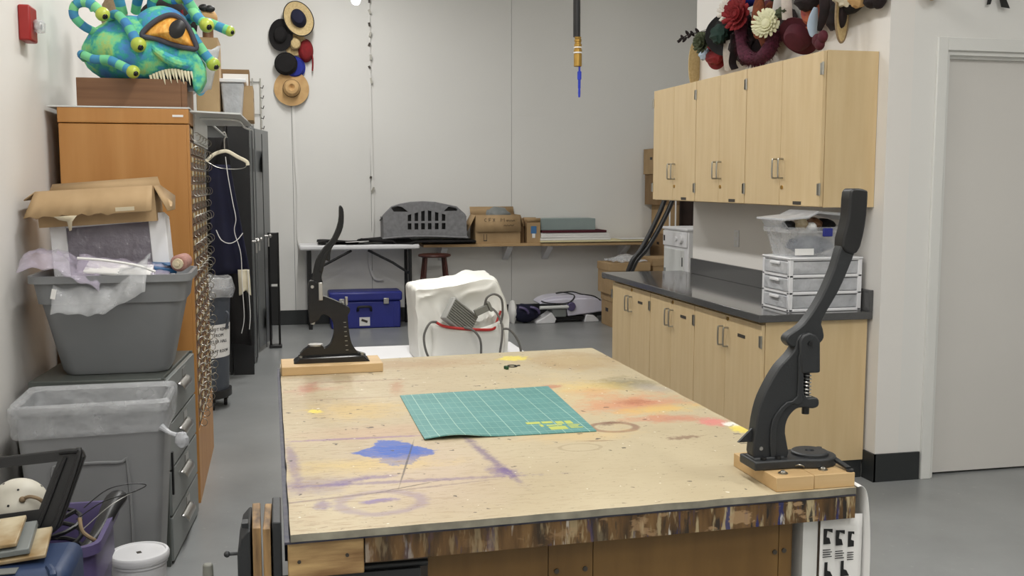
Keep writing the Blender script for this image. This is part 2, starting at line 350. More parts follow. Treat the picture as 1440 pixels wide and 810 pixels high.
    def sph(s, c, r, nu=20, nv=12, fn=None):
        if not isinstance(r, (tuple, list)): r = (r, r, r)
        c = Vector(c); vs = []
        def p(i, j):
            a = 2 * math.pi * i / nu; t = math.pi * j / nv
            d = Vector((math.sin(t) * math.cos(a), math.sin(t) * math.sin(a), math.cos(t)))
            k = fn(d) if fn else 1
            return c + Vector((d.x * r[0], d.y * r[1], d.z * r[2])) * k
        vs = [p(0, 0)] + [p(i, j) for j in range(1, nv) for i in range(nu)] + [p(0, nv)]
        fs = [(0, 1 + i, 1 + (i + 1) % nu) for i in range(nu)]
        for j in range(nv - 2):
            for i in range(nu): fs.append((1 + j * nu + i, 1 + (j + 1) * nu + i, 1 + (j + 1) * nu + (i + 1) % nu, 1 + j * nu + (i + 1) % nu))
        L = len(vs) - 1
        fs += [(L, 1 + (nv - 2) * nu + (i + 1) % nu, 1 + (nv - 2) * nu + i) for i in range(nu)]
        return s.add(vs, fs)
    def mesh(s, name, mats, off=(0, 0, 0), ang=35):
        me = bpy.data.meshes.new(name); off = Vector(off)
        me.from_pydata([p - off for p in s.v], [], s.f)
        for q in (mats if isinstance(mats, (list, tuple)) else [mats]): me.materials.append(q)
        for p, k in zip(me.polygons, s.mi): p.material_index = k
        bm = bmesh.new(); bm.from_mesh(me); bmesh.ops.recalc_face_normals(bm, faces=bm.faces); bm.to_mesh(me); bm.free()
        me.polygons.foreach_set('use_smooth', [True] * len(me.polygons)); me.set_sharp_from_angle(angle=R(ang))
        return me
def tagit(o, label=None, cat=None, group=None, kind=None):
    for k, v in (('label', label), ('category', cat), ('group', group), ('kind', kind)):
        if v: o[k] = v
    return o
def mods(o, bev=0, solid=0, sub=0, seg=2):
    if solid: q = o.modifiers.new('solid', 'SOLIDIFY'); q.thickness = solid; q.offset = 0
    if sub: q = o.modifiers.new('sub', 'SUBSURF'); q.levels = sub; q.render_levels = sub
    if bev: q = o.modifiers.new('bevel', 'BEVEL'); q.width = bev; q.segments = seg; q.limit_method = 'ANGLE'; q.angle_limit = R(40)
    return o
def thing(name, label, cat, loc=(0, 0, 0), rz=0, group=None):
    o = bpy.data.objects.new(name, None); COL.objects.link(o); o.location = loc; o.rotation_euler = (0, 0, R(rz))
    o.empty_display_size = .1; OFF[o] = Vector((0, 0, 0)) if rz else Vector(loc)
    return tagit(o, label, cat, group)
def part(name, mb, mat, parent, label=None, ang=35, kind=None, **k):
    """world coordinates in, unless the thing is turned: then local ones"""
    off = OFF[parent]; o = bpy.data.objects.new(name, mb.mesh(name, mat, off, ang)); COL.objects.link(o); o.parent = parent; OFF[o] = off
    tagit(o, label, kind=kind); return mods(o, **k)
def solo(name, label, cat, mb, mat, group=None, kind=None, ang=35, **k):
    lo = [min(p[i] for p in mb.v) for i in range(3)]; hi = [max(p[i] for p in mb.v) for i in range(3)]
    off = Vector(((lo[0] + hi[0]) / 2, (lo[1] + hi[1]) / 2, lo[2]))
    o = bpy.data.objects.new(name, mb.mesh(name, mat, off, ang)); COL.objects.link(o); o.location = off; OFF[o] = off
    tagit(o, label, cat, group, kind); return mods(o, **k)
def struct(name, mb, mat, **k):
    o = bpy.data.objects.new(name, mb.mesh(name, mat)); COL.objects.link(o); OFF[o] = Vector((0, 0, 0)); o['kind'] = 'structure'; return mods(o, **k)
def child(o, parent, loc):      # a copy of a part that shares its mesh
    c = o.copy(); COL.objects.link(c); c.parent = parent; c.location = loc; OFF[c] = OFF[parent]; return c
def cut(o, mb):                 # carve openings out of a mesh
    c = bpy.data.objects.new('cutter', mb.mesh('cutter', o.data.materials[0], OFF[o])); COL.objects.link(c); c.matrix_world = o.matrix_world.copy()
    if o.parent: c.location = o.parent.location
    bpy.context.view_layer.update()
    q = o.modifiers.new('cut', 'BOOLEAN'); q.object = c; q.operation = 'DIFFERENCE'; q.solver = 'EXACT'
    dg = bpy.context.evaluated_depsgraph_get(); me = bpy.data.meshes.new_from_object(o.evaluated_get(dg))
    o.modifiers.clear(); o.data = me; bpy.data.objects.remove(c); me.polygons.foreach_set('use_smooth', [False] * len(me.polygons))
def textmesh(body, size, ext=.0005, align='CENTER'):
    cu = bpy.data.curves.new('t', 'FONT'); cu.body = body; cu.size = size; cu.extrude = ext; cu.align_x = align; cu.align_y = 'CENTER'; cu.resolution_u = 2
    o = bpy.data.objects.new('t', cu); COL.objects.link(o); bpy.context.view_layer.update()
    me = bpy.data.meshes.new_from_object(o.evaluated_get(bpy.context.evaluated_depsgraph_get())); bpy.data.objects.remove(o)
    mb = MB(); mb.add([v.co.copy() for v in me.vertices], [tuple(p.vertices) for p in me.polygons]); return mb
def N(p, s=1, k=0): return noise.noise(Vector((p[0] * s + k, p[1] * s + k * 1.7, p[2] * s - k)))
# ================================================================ the room
XL, XW, YB, YD, YP = -1.05, 3.10, 11.78, 4.80, 7.31   # left wall, cabinet wall, back wall, door wall, far end of the cabinet wall
XR, YF = 6.2, -2.2
struct('floor', MB().ex(XL - .1, XR + .1, YF - .1, YB + .1, -.1, 0), m.floor)
struct('ceiling', MB().ex(XL - .1, XR + .1, YF - .1, YB + .1, CEIL, CEIL + .1), m.ceil)
struct('wall_left', MB().ex(XL - .1, XL, YF, YB, 0, CEIL), m.wallw)
wb = struct('wall_back', MB().ex(XL, XR, YB, YB + .1, 0, CEIL), m.base)
for a, b in ((XL, .195), (.195, 1.062), (1.062, 2.702), (2.702, XR)):
    part('wall_panel', MB().ex(a + .002, b - .002, YB - .012, YB + .002, 0, CEIL), m.wall, wb)
pt = MB().ex(2.712, 2.96, YB - .0145, YB - .011, 2.55, 2.78).ex(2.712, 3.15, YB - .0145, YB - .011, 2.38, 2.55)
part('wall_patch', pt, m.wall, wb)
struct('wall_right', MB().ex(XW, XW + .14, YD, YP, 0, CEIL), m.wallw)
DX0, DX1, DH = 3.425, 4.47, 2.295
struct('wall_door', MB().ex(XW + .14, DX0, YD, YD + .14, 0, CEIL).ex(DX1, XR, YD, YD + .14, 0, CEIL).ex(DX0, DX1, YD, YD + .14, DH, CEIL), m.wall)
struct('wall_alcove', MB().ex(XW + .14, XR, YP - .14, YP, 0, CEIL), m.wall)
struct('wall_far_right', MB().ex(XR, XR + .1, YF, YB, 0, CEIL), m.wall)
struct('wall_front', MB().ex(XL, XR, YF - .1, YF, 0, CEIL), m.wall)
struct('baseboard_back', MB().ex(XL, 6.2, YB - .024, YB - .012, 0, .165), m.base)
struct('baseboard_door', MB().ex(XW - .01, DX0 - .06, YD - .012, YD, 0, .152), m.base)
struct('baseboard_right', MB().ex(XW - .012, XW, YD - .012, 4.90, 0, .152), m.base)
struct('baseboard_left', MB().ex(XL, XL + .01, YF, YB - .03, 0, .15), m.base)
# door with its casing
d1 = struct('door_1', MB().ex(DX0 + .03, DX1 - .03, YD + .05, YD + .095, .012, DH - .035), m.door)
part('door_frame', MB().ex(DX0, DX0 + .03, YD, YD + .13, 0, DH).ex(DX1 - .03, DX1, YD, YD + .13, 0, DH).ex(DX0 + .03, DX1 - .03, YD, YD + .13, DH - .03, DH), m.trim, d1)
part('door_stop', MB().ex(DX0 + .03, DX1 - .03, YD + .025, YD + .05, DH - .045, DH - .03), m.trim, d1)
part('casing', MB().ex(DX0 - .052, DX0 + .008, YD - .018, YD, 0, DH + .06).ex(DX1 - .008, DX1 + .052, YD - .018, YD, 0, DH + .06).ex(DX0 + .008, DX1 - .008, YD - .018, YD, DH - .008, DH + .06), m.trim, d1, bev=.003)
hd = MB().cyl((DX1 - .1, YD + .05, 1.02), (DX1 - .1, YD - .01, 1.02), .012).bar((DX1 - .1, YD - .01, 1.02), (DX1 - .22, YD - .01, 1.02), .02, .02)
part('door_handle', hd, m.nickel, d1)
# ceiling fixtures (above the frame) that carry the tube lights
for i, (lx, ly, e) in enumerate(LAMPS):
    where = ['nearest the camera over the work table', 'over the far end of the work table', 'beyond the work table before the lockers', 'nearest the back wall', 'in front of the door', 'over the alcove behind the cabinets', 'added behind the camera as fill light'][i]
    t = thing('ceiling_light', 'long white ceiling tube light ' + where, 'ceiling light', (lx, ly, CEIL - .12), 0, 'ceiling tube lights')
    part('housing', MB().ex(lx - .15, lx + .15, ly - .8, ly + .8, CEIL - .08, CEIL), m.sheetw, t)
    part('diffuser', MB().ex(lx - .13, lx + .13, ly - .77, ly + .77, CEIL - .12, CEIL - .08), m.tube, t, bev=.01)
for lx, ly, lz, lab in ((.705, 9.0, 3.165, 'small bright hanging bulb to the right of the wall hats'), (3.79, 10.9, 3.66, 'hanging bulb peeking in at the top edge above the alcove boxes')):
    t = thing('pendant_bulb', lab, 'lamp', (lx, ly, lz - .06))
    part('bulb', MB().lathe([(.001, 0), (.022, .006), (.036, .026), (.04, .05), (.034, .08), (.02, .11), (.016, .13)], (lx, ly, lz - .06), n=20), m.bulb, t)
    part('socket', MB().cyl((lx, ly, lz + .06), (lx, ly, lz + .13), .022), m.blackp, t)
    part('cable', MB().cyl((lx, ly, lz + .13), (lx, ly, CEIL), .004, n=6), m.black, t)
# ================================================================ cabinets on the right
EDG = [4.89, 5.78, 6.54, 7.34]
PL = ['nearest the door', 'in the middle of the row', 'farthest from the camera']
def pull(x, y, z, L=.105):
    mb = MB(); pts = [(x, y, z + L / 2), (x - .022, y, z + L / 2), (x - .03, y, z + L / 2 - .01), (x - .03, y, z - L / 2 + .01), (x - .022, y, z - L / 2), (x, y, z - L / 2)]
    return mb.tube(cr(pts, 4), .0052, 8)
def hinge(x, y, z): return MB().cyl((x - .004, y, z - .033), (x - .004, y, z + .033), .006, n=8).ex(x - .003, x + .001, y - .004, y + .03, z - .03, z + .03)
def unit(name, lab, y0, y1, x, x1, z0, z1, hz, lz, pz, top):
    t = thing(name, lab, 'cabinet', ((x + x1) / 2, (y0 + y1) / 2, z0), 0, None)
    part('carcass', MB().ex(x + .022, x1, y0 + .001, y1 - .001, z0, z1), m.maple, t)
    ym = (y0 + y1) / 2
    for a, b, s in ((y0 + .004, ym - .002, -1), (ym + .002, y1 - .004, 1)):
        dz0, dz1 = z0 + .004, z1 - (.004 if top else .018)
        d = part('door', MB().ex(x, x + .02, a, b, dz0, dz1), m.maple, t, bev=.0012)
        part('handle', pull(x, ym + s * .035, hz), m.nickel, d)
        for q in ((dz0 + .09), (dz1 - .09)):
            part('hinge', hinge(x, (a - .004) if s < 0 else (b + .001), q), m.nickel, d)
        if s < 0:
            part('lock', MB().cyl((x + .002, ym - .03, lz), (x - .006, ym - .03, lz), .011), m.brass, d)
            part('label_plate', MB().ex(x - .002, x + .001, ym - .25, ym - .16, pz - .009, pz + .009), m.dkplate, d)
    return t
for i in range(3):
    unit('wall_cabinet', 'two-door maple wall cabinet ' + ['with a full end panel facing the door', 'between the two other wall cabinets', 'at the far end beside the alcove'][i], EDG[i], EDG[i + 1], 2.78, 3.098, 1.471, 2.284, 1.68, 1.575, 1.49, True)
    unit('base_cabinet', 'two-door maple base cabinet under the counter ' + ['with its bare side toward the camera', 'between the two other base cabinets', 'at the far end beside the stored boxes'][i], EDG[i], EDG[i + 1], 2.47, 3.085, .10, .874, .735, .838, .765, False)
    t = solo('cabinet_plinth', 'black toe kick under the base cabinet ' + PL[i], 'plinth', MB().ex(2.53, 3.08, EDG[i] + .008, EDG[i + 1], 0, .1), m.base)
ct = thing('countertop', 'dark grey stone countertop with low backsplash on base cabinets', 'countertop', (2.77, 6.1, .874))
part('slab', MB().ex(2.44, 3.098, 4.862, 7.52, .874, .914), m.ctop, ct, bev=.003)
part('backsplash', MB().ex(3.078, 3.098, 4.862, 7.30, .914, 1.03), m.ctop, ct, bev=.002)
o = thing('wall_outlet', 'white electrical outlet above the counter backsplash', 'outlet', (3.098, 6.54, 1.16))
part('cover_plate', MB().ex(3.092, 3.0995, 6.505, 6.575, 1.16, 1.275), m.whitep, o, bev=.002)
part('socket', MB().ex(3.089, 3.092, 6.525, 6.555, 1.172, 1.208), m.trim, o); part('socket', MB().ex(3.089, 3.092, 6.525, 6.555, 1.226, 1.262), m.trim, o)
# ================================================================ the big work table
A, B, C_, D_ = (.014, 2.176), (1.386, 2.216), (1.393, 4.425), (.002, 4.31)
def lerp(p, q, t): return (p[0] + (q[0] - p[0]) * t, p[1] + (q[1] - p[1]) * t)
t = thing('work_table', 'large paint-stained work table with drip-covered brown front', 'table', (.7, 3.3, 0))
poly = []
for a, b, k in ((A, B, 60), (B, C_, 60), (C_, D_, 30), (D_, A, 60)):
    for i in range(k):
        q = lerp(a, b, i / k); poly.append((q[0] + .0035 * N((q[0], q[1], 0), 9), q[1] + .0045 * N((q[0], q[1], 3), 11)))
topm = MB().prism(poly, 'z', .8335, .85); topm.mi = [0, 0] + [1] * len(poly)
tt = part('top_board', topm, [m.top, m.topedge], t)
inn = lambda p, dx, dy: (p[0] + dx, p[1] + dy)
part('under_board', MB().prism([inn(A, -.012, .006), inn(B, .0, .004), inn(C_, .0, -.01), inn(D_, -.012, -.01)], 'z', .8275, .8325), M('navy_edge', (40, 42, 66), .5, col2=(74, 72, 80), vs=30), t)
part('front_apron', MB().prism([inn(A, .16, .012), inn(B, -.002, .002), inn(B, -.002, .05), inn(A, .16, .06)], 'z', .772, .827), m.drips, t)
part('side_apron', MB().prism([inn(A, -.012, .2), inn(A, .02, .2), inn(D_, .02, -.02), inn(D_, -.008, -.02)], 'z', .72, .827), M('navy_edge', (52, 54, 78), .5, col2=(96, 94, 100), vs=30), t)
part('side_apron', MB().prism([inn(B, -.03, .06), inn(B, -.004, .06), inn(C_, -.004, -.02), inn(C_, -.03, -.02)], 'z', .74, .80), m.drips, t)
part('corner_block', MB().prism([inn(A, -.006, .018), inn(A, .158, .02), inn(A, .158, .16), inn(A, -.006, .16)], 'z', .745, .827), m.dirtyh, t, bev=.003)
for x, z in ((.032, .783), (.135, .79)): part('bolt_head', MB().cyl((x, 2.192, z), (x, 2.2, z), .004, n=10), m.dkplate, t)
for a, b in ((.335, .604), (.606, .714), (.716, 1.195), (1.197, 1.228)):
    part('front_panel', MB().ex(a, b, 2.25, 2.27, .04, .80), m.brownp, t)
for x, z in ((.625, .69), (.695, .69), (1.185, .69), (1.21, .692)): part('bolt_head', MB().cyl((x, 2.252, z), (x, 2.246, z), .006, n=10), m.dkplate, t)
part('side_panel', MB().ex(.32, .335, 2.25, 4.2, .04, .80), m.brownp, t); part('side_panel', MB().ex(1.228, 1.243, 2.27, 4.2, .04, .80), m.brownp, t)
part('leg', MB().ex(1.262, 1.302, 2.25, 2.31, 0, .772), m.trim, t, label='white painted leg'); part('leg', MB().ex(1.262, 1.302, 4.15, 4.21, 0, .78), m.trim, t)
part('leg', MB().ex(.03, .1, 4.15, 4.22, 0, .80), m.brownp, t)
part('base_plinth', MB().ex(.33, 1.235, 2.3, 4.2, 0, .05), m.black, t)
# vise clamped to the near left corner
v = thing('bench_vise', 'old iron bench vise with worn wooden jaws at the table corner', 'vise', (-.05, 2.3, .62))
part('front_jaw', MB().prism([(-.098, .60), (-.098, .80), (-.09, .835), (-.075, .852), (-.07, .852), (-.07, .60)], 'y', 2.215, 2.39), m.charcoal, v, bev=.003)
part('wooden_jaw_pad', MB().box((-.058, 2.30, .74), (.018, .18, .24), (0, 0, 1)), m.dirtyp, v, bev=.002)
part('wooden_jaw_pad', MB().box((-.034, 2.30, .742), (.016, .18, .23), (0, 0, -1)), m.dirtyp, v, bev=.002)
part('rear_jaw', MB().ex(-.024, -.004, 2.215, 2.40, .60, .868), m.charcoal, v, bev=.003)
part('screw', MB().cyl((-.18, 2.30, .665), (.3, 2.30, .665), .014), m.charcoal, v)
part('clip', MB().ex(-.088, -.075, 2.24, 2.27, .852, .862), m.charcoal, v)
part('handle', MB().cyl((-.17, 2.22, .69), (-.17, 2.42, .69), .006).sph((-.17, 2.22, .69), .011), m.charcoal, v)
part('knob', MB().cyl((-.098, 2.23, .80), (-.118, 2.23, .80), .004, n=8).sph((-.12, 2.23, .80), .007, 12, 8), m.charcoal, v)
part('guide_rod', MB().cyl((.02, 2.24, .742), (.318, 2.24, .742), .008).cyl((.02, 2.24, .70), (.318, 2.24, .70), .008).ex(.16, .325, 2.235, 2.3, .755, .762), m.charcoal, v)
part('mount_plate', MB().ex(-.004, .3, 2.225, 2.248, .62, .735), m.charcoal, v)
# cutting mat, slightly lifted along its near edge
mc = [(.408, 2.912), (.931, 2.905), (.965, 3.600), (.412, 3.556)]
def matf(z):
    def g(u, w):
        p = lerp(lerp(mc[0], mc[1], u), lerp(mc[3], mc[2], u), w)
        lift = .012 * math.exp(-((u - .17) / .16) ** 2) * max(0, 1 - w * 3.2) ** 2
        return (p[0], p[1], z + lift)
    return g
t = thing('cutting_mat', 'green gridded self-healing cutting mat on the work table', 'cutting mat', (.68, 3.24, .8505))
mb = MB().grid(matf(.8535), 40, 30).grid(matf(.8508), 40, 30)
def mbord(u, w): return (u, w)
W_ = 31
per = [(i, 0) for i in range(40)] + [(40, j) for j in range(30)] + [(40 - i, 30) for i in range(40)] + [(0, 30 - j) for j in range(30)]
ix = [i * W_ + j for i, j in per]; K = 41 * 31
for a, b in zip(ix, ix[1:] + ix[:1]): mb.f.append([a, b, K + b, K + a]); mb.mi.append(0)
part('mat_sheet', mb, m.mat, t)
pr = MB()
for x0, x1, y0, y1 in ((.80, .855, 2.945, 2.985), (.745, .79, 3.03, 3.055), (.795, .83, 3.03, 3.055), (.838, .862, 3.015, 3.05), (.868, .89, 3.01, 3.05), (.865, .905, 2.955, 2.965), (.865, .895, 2.972, 2.982), (.865, .905, 2.99, 3.0), (.78, .79, 2.99, 3.02), (.80, .85, 2.995, 3.008)):
    pr.ex(x0, x1, y0, y1, .8534, .8539)
part('printed_legend', pr, M('yellow_print', (188, 196, 96), .6), t)
# small green-handled key ring
t = thing('key_ring', 'small dark key ring with a green tag on the table', 'key ring', (.915, 4.01, .85))
part('ring', MB().tube([(.93 + .02 * math.cos(a), 4.04 + .022 * math.sin(a), .8525) for a in [i * .3927 for i in range(16)]], .0022, 6, closed=True), m.black, t)
part('tag', MB().box((.893, 3.985, .857), (.014, .02, .014), (0, 0, 20)), M('green_tag', (20, 66, 34), .5), t, bev=.003)
part('key', MB().bar((.91, 4.03, .852), (.89, 3.995, .852), .008, .003), m.charcoal, t); part('key', MB().bar((.94, 4.05, .852), (.965, 4.045, .853), .008, .003), m.charcoal, t)
# ================================================================ hand presses
def plate(poly, y0, y1): return MB().prism(poly, 'y', y0, y1)
def smooth_poly(p, k=4): return [(q[0], q[1]) for q in cr([(a, b, 0) for a, b in p], k, True)]
# the far one, glossy black
LX, LY, LZ = .21, 4.15, .887
L = lambda pts: [(LX + (a - 297) / 1175, LZ + (762 - b) / 1175) for a, b in pts]
solo('press_block', 'pale wooden board under the far black hand press', 'board', MB().prism([(.008, 4.03), (.403, 4.045), (.40, 4.24), (.006, 4.23)], 'z', .8505, .885), m.pine, bev=.002)
t = thing('hand_press', 'glossy black hand press with raised curved lever on the far table corner', 'press', (LX, LY, .886))
part('base', plate(smooth_poly(L([(137, 772), (137, 748), (160, 738), (297, 736), (430, 736), (447, 748), (447, 772)]), 3), LY - .055, LY + .055), m.blackg, t, bev=.006)
part('frame', plate(smooth_poly(L([(160, 742), (185, 692), (250, 690), (258, 702), (285, 685), (303, 640), (303, 590), (287, 555), (262, 540), (245, 546), (236, 562), (218, 574), (192, 574), (189, 480), (190, 395), (205, 380), (226, 386), (238, 410), (243, 450), (262, 455), (300, 470), (345, 492), (378, 512), (380, 532), (370, 552), (375, 620), (386, 680), (412, 724), (440, 742)]), 3), LY - .022, LY + .022), m.blackg, t, bev=.005)
lv = part('lever', plate(smooth_poly(L([(206, 392), (212, 350), (228, 285), (265, 225), (305, 180), (334, 105), (339, 36), (350, 33), (360, 60), (356, 130), (330, 190), (298, 238), (292, 290), (270, 285), (262, 325), (252, 365), (258, 395), (245, 408), (222, 402)]), 3), LY - .016, LY + .016), m.blackg, t, bev=.005)
part('ridge', plate(smooth_poly(L([(240, 330), (262, 260), (300, 210), (335, 130), (342, 60), (346, 60), (345, 140), (320, 205), (285, 250), (255, 335)]), 2), LY - .021, LY - .014), m.blackg, lv, bev=.002)
a_, b_ = L([(246, 388), (246, 472)]); part('link', MB().bar((a_[0], LY - .026, a_[1]), (b_[0], LY - .026, b_[1]), .016, .012, (0, 1, 0)), m.chrome, t, bev=.002)
a_, b_ = L([(366, 462), (366, 500)]); part('guide_pin', MB().cyl((a_[0], LY, a_[1]), (b_[0], LY, b_[1]), .006).cyl((a_[0] - .014, LY, b_[1] + .012), (a_[0] - .014, LY, b_[1] - .01), .005), m.chrome, t)
a_, b_ = L([(208, 588), (208, 570)]); part('ram_tip', MB().cyl((a_[0], LY, a_[1]), (b_[0], LY, b_[1]), .009), m.chrome, t)
a_ = L([(208, 408)])[0]; part('pivot_screw', MB().cyl((a_[0], LY - .021, a_[1]), (a_[0], LY - .027, a_[1]), .007, n=6), m.chrome, t)
a_ = L([(218, 690)])[0]; part('anvil', MB().cyl((a_[0], LY, a_[1]), (a_[0], LY, a_[1] + .006), .03), m.chrome, t)
for q in ((150, 742), (432, 734)):
    a_ = L([q])[0]; part('bolt', MB().cyl((a_[0], LY - .03, a_[1] - .004), (a_[0], LY - .03, a_[1] + .008), .007, n=6), m.nickel, t)
rv = MB()
for i in range(7):
    a_ = L([(355 + i * 1.5, 580 + i * 22)])[0]; rv.bar((a_[0] - .005, LY - .0235, a_[1]), (a_[0] + .005, LY - .0235, a_[1]), .002, .002)
part('cast_scale', rv, m.nickel, t)
# the near one, matt charcoal
PYc = 2.33
P = lambda pts: [(1.148 + (a - 1052) * .00198 - (650 - b) * .00006, .896 + (650 - b) * .00181) for a, b in pts]
t = thing('press_block', 'two-piece wooden base block bolted under the near charcoal press', 'board', (1.275, 2.34, .8505))
part('board', MB().ex(1.171, 1.272, 2.222, 2.462, .8505, .886), m.pine, t, bev=.0015); part('board', MB().ex(1.274, 1.384, 2.224, 2.462, .8505, .886), m.pine, t, bev=.0015)
for x, y in ((1.205, 2.255), (1.318, 2.262)):
    w_ = part('washer', MB().cyl((x, y, .886), (x, y, .888), .012), m.nickel, t); part('bolt', MB().lathe([(.0075, .888), (.0075, .891), (.004, .894), (.0001, .8945)], (x, y, 0), n=12), m.nickel, w_)
t = thing('hand_press', 'matt charcoal cast-iron hand press with long black handle on the near corner', 'press', (1.25, PYc, .8865))
bp = [(1.145, 2.285), (1.25, 2.285)] + [(1.325 + .06 * math.cos(a), PYc + .06 * math.sin(a)) for a in [R(-100 + 20 * i) for i in range(11)]] + [(1.25, 2.375), (1.145, 2.375)]
part('base', MB().prism(bp, 'z', .8865, .91), m.charcoal, t, bev=.004)
dk = part('turret_plate', MB().lathe([(.047, .91), (.047, .916), (.043, .919), (.012, .919), (.01, .914), (.0001, .914)], (1.318, PYc, 0), n=36), m.charcoal, t)
part('frame', plate(smooth_poly(P([(1057, 646), (1058, 600), (1065, 565), (1076, 540), (1091, 515), (1105, 500), (1113, 489), (1115, 478), (1121, 470), (1131, 468), (1140, 474), (1126, 500), (1126, 555), (1144, 560), (1146, 571), (1138, 575), (1119, 573), (1108, 580), (1101, 592), (1099, 608), (1101, 646)]), 3), PYc - .020, PYc + .020), m.charcoal, t, bev=.005)
part('rib', plate(smooth_poly(P([(1085, 640), (1086, 600), (1094, 578), (1108, 566), (1122, 564), (1122, 500), (1116, 500), (1114, 556), (1100, 563), (1084, 580), (1077, 600), (1077, 640)]), 2), PYc - .026, PYc + .026), m.charcoal, t, bev=.002)
part('ram_housing', plate(P([(1117, 478), (1122, 470), (1131, 467), (1140, 471), (1146, 480), (1146, 524), (1119, 524)]), PYc - .028, PYc + .028), m.charcoal, t, bev=.005)
part('foot', MB().ex(1.150, 1.235, PYc - .028, PYc + .028, .905, .915), m.charcoal, t, bev=.004)
lv = part('lever', plate(smooth_poly(P([(1102, 480), (1105, 470), (1126, 455), (1150, 420), (1168, 380), (1180, 345), (1197, 352), (1190, 376), (1174, 412), (1152, 450), (1153, 464), (1154, 476), (1146, 484), (1130, 478), (1112, 488)]), 3), PYc - .017, PYc + .017), m.charcoal, t, bev=.004)
part('hand_grip', plate(smooth_poly(P([(1178, 350), (1186, 310), (1189, 274), (1197, 269), (1211, 271), (1214, 279), (1210, 322), (1199, 358)]), 3), PYc - .022, PYc + .022), m.blackp, lv, bev=.007, seg=3)
a_ = P([(1131, 482)])[0]; part('pivot_pin', MB().cyl((a_[0], PYc - .032, a_[1]), (a_[0], PYc + .032, a_[1]), .006), m.black, t)
a_, b_ = P([(1134, 525), (1134, 560)])
hx = [(a_[0] + .0115 * math.cos(i * .5), PYc + .0115 * math.sin(i * .5), a_[1] + (b_[1] - a_[1]) * i / 88) for i in range(89)]
part('spring', MB().tube(hx, .002, 6), m.chrome, t); part('ram', MB().cyl((a_[0], PYc, a_[1] + .01), (a_[0], PYc, b_[1] - .03), .0085), m.charcoal, t)
part('ram_tip', MB().cyl((a_[0], PYc, b_[1] - .03), (a_[0], PYc, b_[1] - .044), .0095), m.black, t)
part('back_fin', MB().prism([(1.118, .951), (1.155, .951), (1.155, .985)], 'y', PYc - .004, PYc + .004), m.charcoal, t)
for x, y in ((1.175, 2.30), (1.215, 2.30), (1.362, 2.36)): part('bolt', MB().cyl((x, y, .908), (x, y, .917), .007, n=12), m.black, t)
part('latch_arm', MB().bar((1.362, 2.35, .912), (1.375, 2.24, .893), .014, .006).cyl((1.376, 2.235, .886), (1.376, 2.235, .892), .009), m.charcoal, t)
part('cotter', MB().tube(cr([(1.255, 2.285, .895), (1.26, 2.276, .899), (1.27, 2.274, .896), (1.275, 2.28, .891)], 5), .0018, 6), m.nickel, t)
part('eyelet', MB().cyl((1.172, PYc - .0195, .937), (1.172, PYc - .0225, .937), .005, n=12), m.chrome, t)
# instruction sheet draped over the table edge
t = thing('instruction_sheet', 'white press instruction sheet hanging off the near right table edge', 'paper', (1.42, 2.4, .5))
prof = cr([(1.386, .852), (1.397, .853), (1.408, .835), (1.415, .79), (1.421, .72), (1.424, .64), (1.424, .5)], 5)
part('sheet', MB().grid(lambda u, w_: (prof[round(u * 30)][0] + .004 * math.sin(w_ * 5 + u * 3), 2.212 + .34 * w_, prof[round(u * 30)][1]), 30, 8), m.white, t, solid=.001)
for k, (y, z) in enumerate(((2.25, .735), (2.25, .60), (2.34, .74), (2.34, .60))): part('printed_figure', MB().ex(1.4265, 1.4275, y - .015, y + .015, z - .03, z + .03), m.blackp, t)
hp = MB()
for k in range(3):
    xx = 1.325 + k * .034; zz = .742 - .006 * k
    hp.prism([(xx - .012, zz), (xx - .012, zz - .04), (xx + .008, zz - .04), (xx + .004, zz - .025), (xx - .004, zz - .022), (xx - .002, zz - .006), (xx + .012, zz - .012), (xx + .012, zz - .002)], 'y', 2.2395, 2.2405)
    for j in range(4): hp.ex(xx - .013, xx + (.012 if j % 2 else .008), 2.2395, 2.2405, zz - .056 - j * .006, zz - .054 - j * .006)
for k in range(2):
    xx = 1.33 + k * .045; zz = .655
    hp.prism([(xx - .012, zz), (xx - .012, zz - .04), (xx + .012, zz - .04), (xx + .004, zz - .025), (xx - .004, zz - .022), (xx - .004, zz)], 'y', 2.2395, 2.2405)
part('front_fold', MB().grid(lambda u, w_: (1.304 + .113 * u, 2.241 + .006 * math.sin(u * 4), .775 - .28 * w_), 8, 8), m.white, t, solid=.001)
part('printed_figure', hp, m.black, t)
# ================================================================ left side: alarm, wooden drawer cabinet and what stands on it
t = thing('fire_alarm', 'red wall fire alarm with clear strobe on the left wall', 'fire alarm', (-1.03, 4.9, 2.2))
part('housing', MB().ex(-1.05, -1.0, 4.80, 4.93, 2.205, 2.355), m.red, t, bev=.008)
part('strobe', MB().ex(-1.0, -.958, 4.835, 4.90, 2.245, 2.30), m.clear, t, bev=.012)
part('reflector', MB().ex(-1.0, -.97, 4.85, 4.885, 2.26, 2.285), m.chrome, t, bev=.004)
t = thing('drawer_cabinet', 'tall honey oak cabinet of many small ring-pull drawers', 'cabinet', (-.70, 5.8, 0))
CX0, CX1, CY0, CY1 = -.99, -.412, 5.23, 6.36
part('body', MB().ex(CX0, CX1, CY0, CY1, 0, 1.88), m.orange, t, bev=.004)
part('top_rail', MB().ex(CX0 - .003, CX1 + .012, CY0 - .004, CY1, 1.883, 1.955), m.orange, t, bev=.004)
part('name_plate', MB().ex(-.475, -.425, CY0 - .006, CY0 - .003, 1.915, 1.925), m.white, t)
part('corner_post', MB().ex(CX1, CX1 + .012, CY0, CY0 + .03, 0, 1.88), m.orange, t)
part('plinth_board', MB().ex(CX1, CX1 + .012, CY0 + .03, CY1, 0, .36), m.orange, t)
NR, NC = 22, 5; dh = (1.875 - .365) / NR; dw = (CY1 - CY0 - .035) / NC
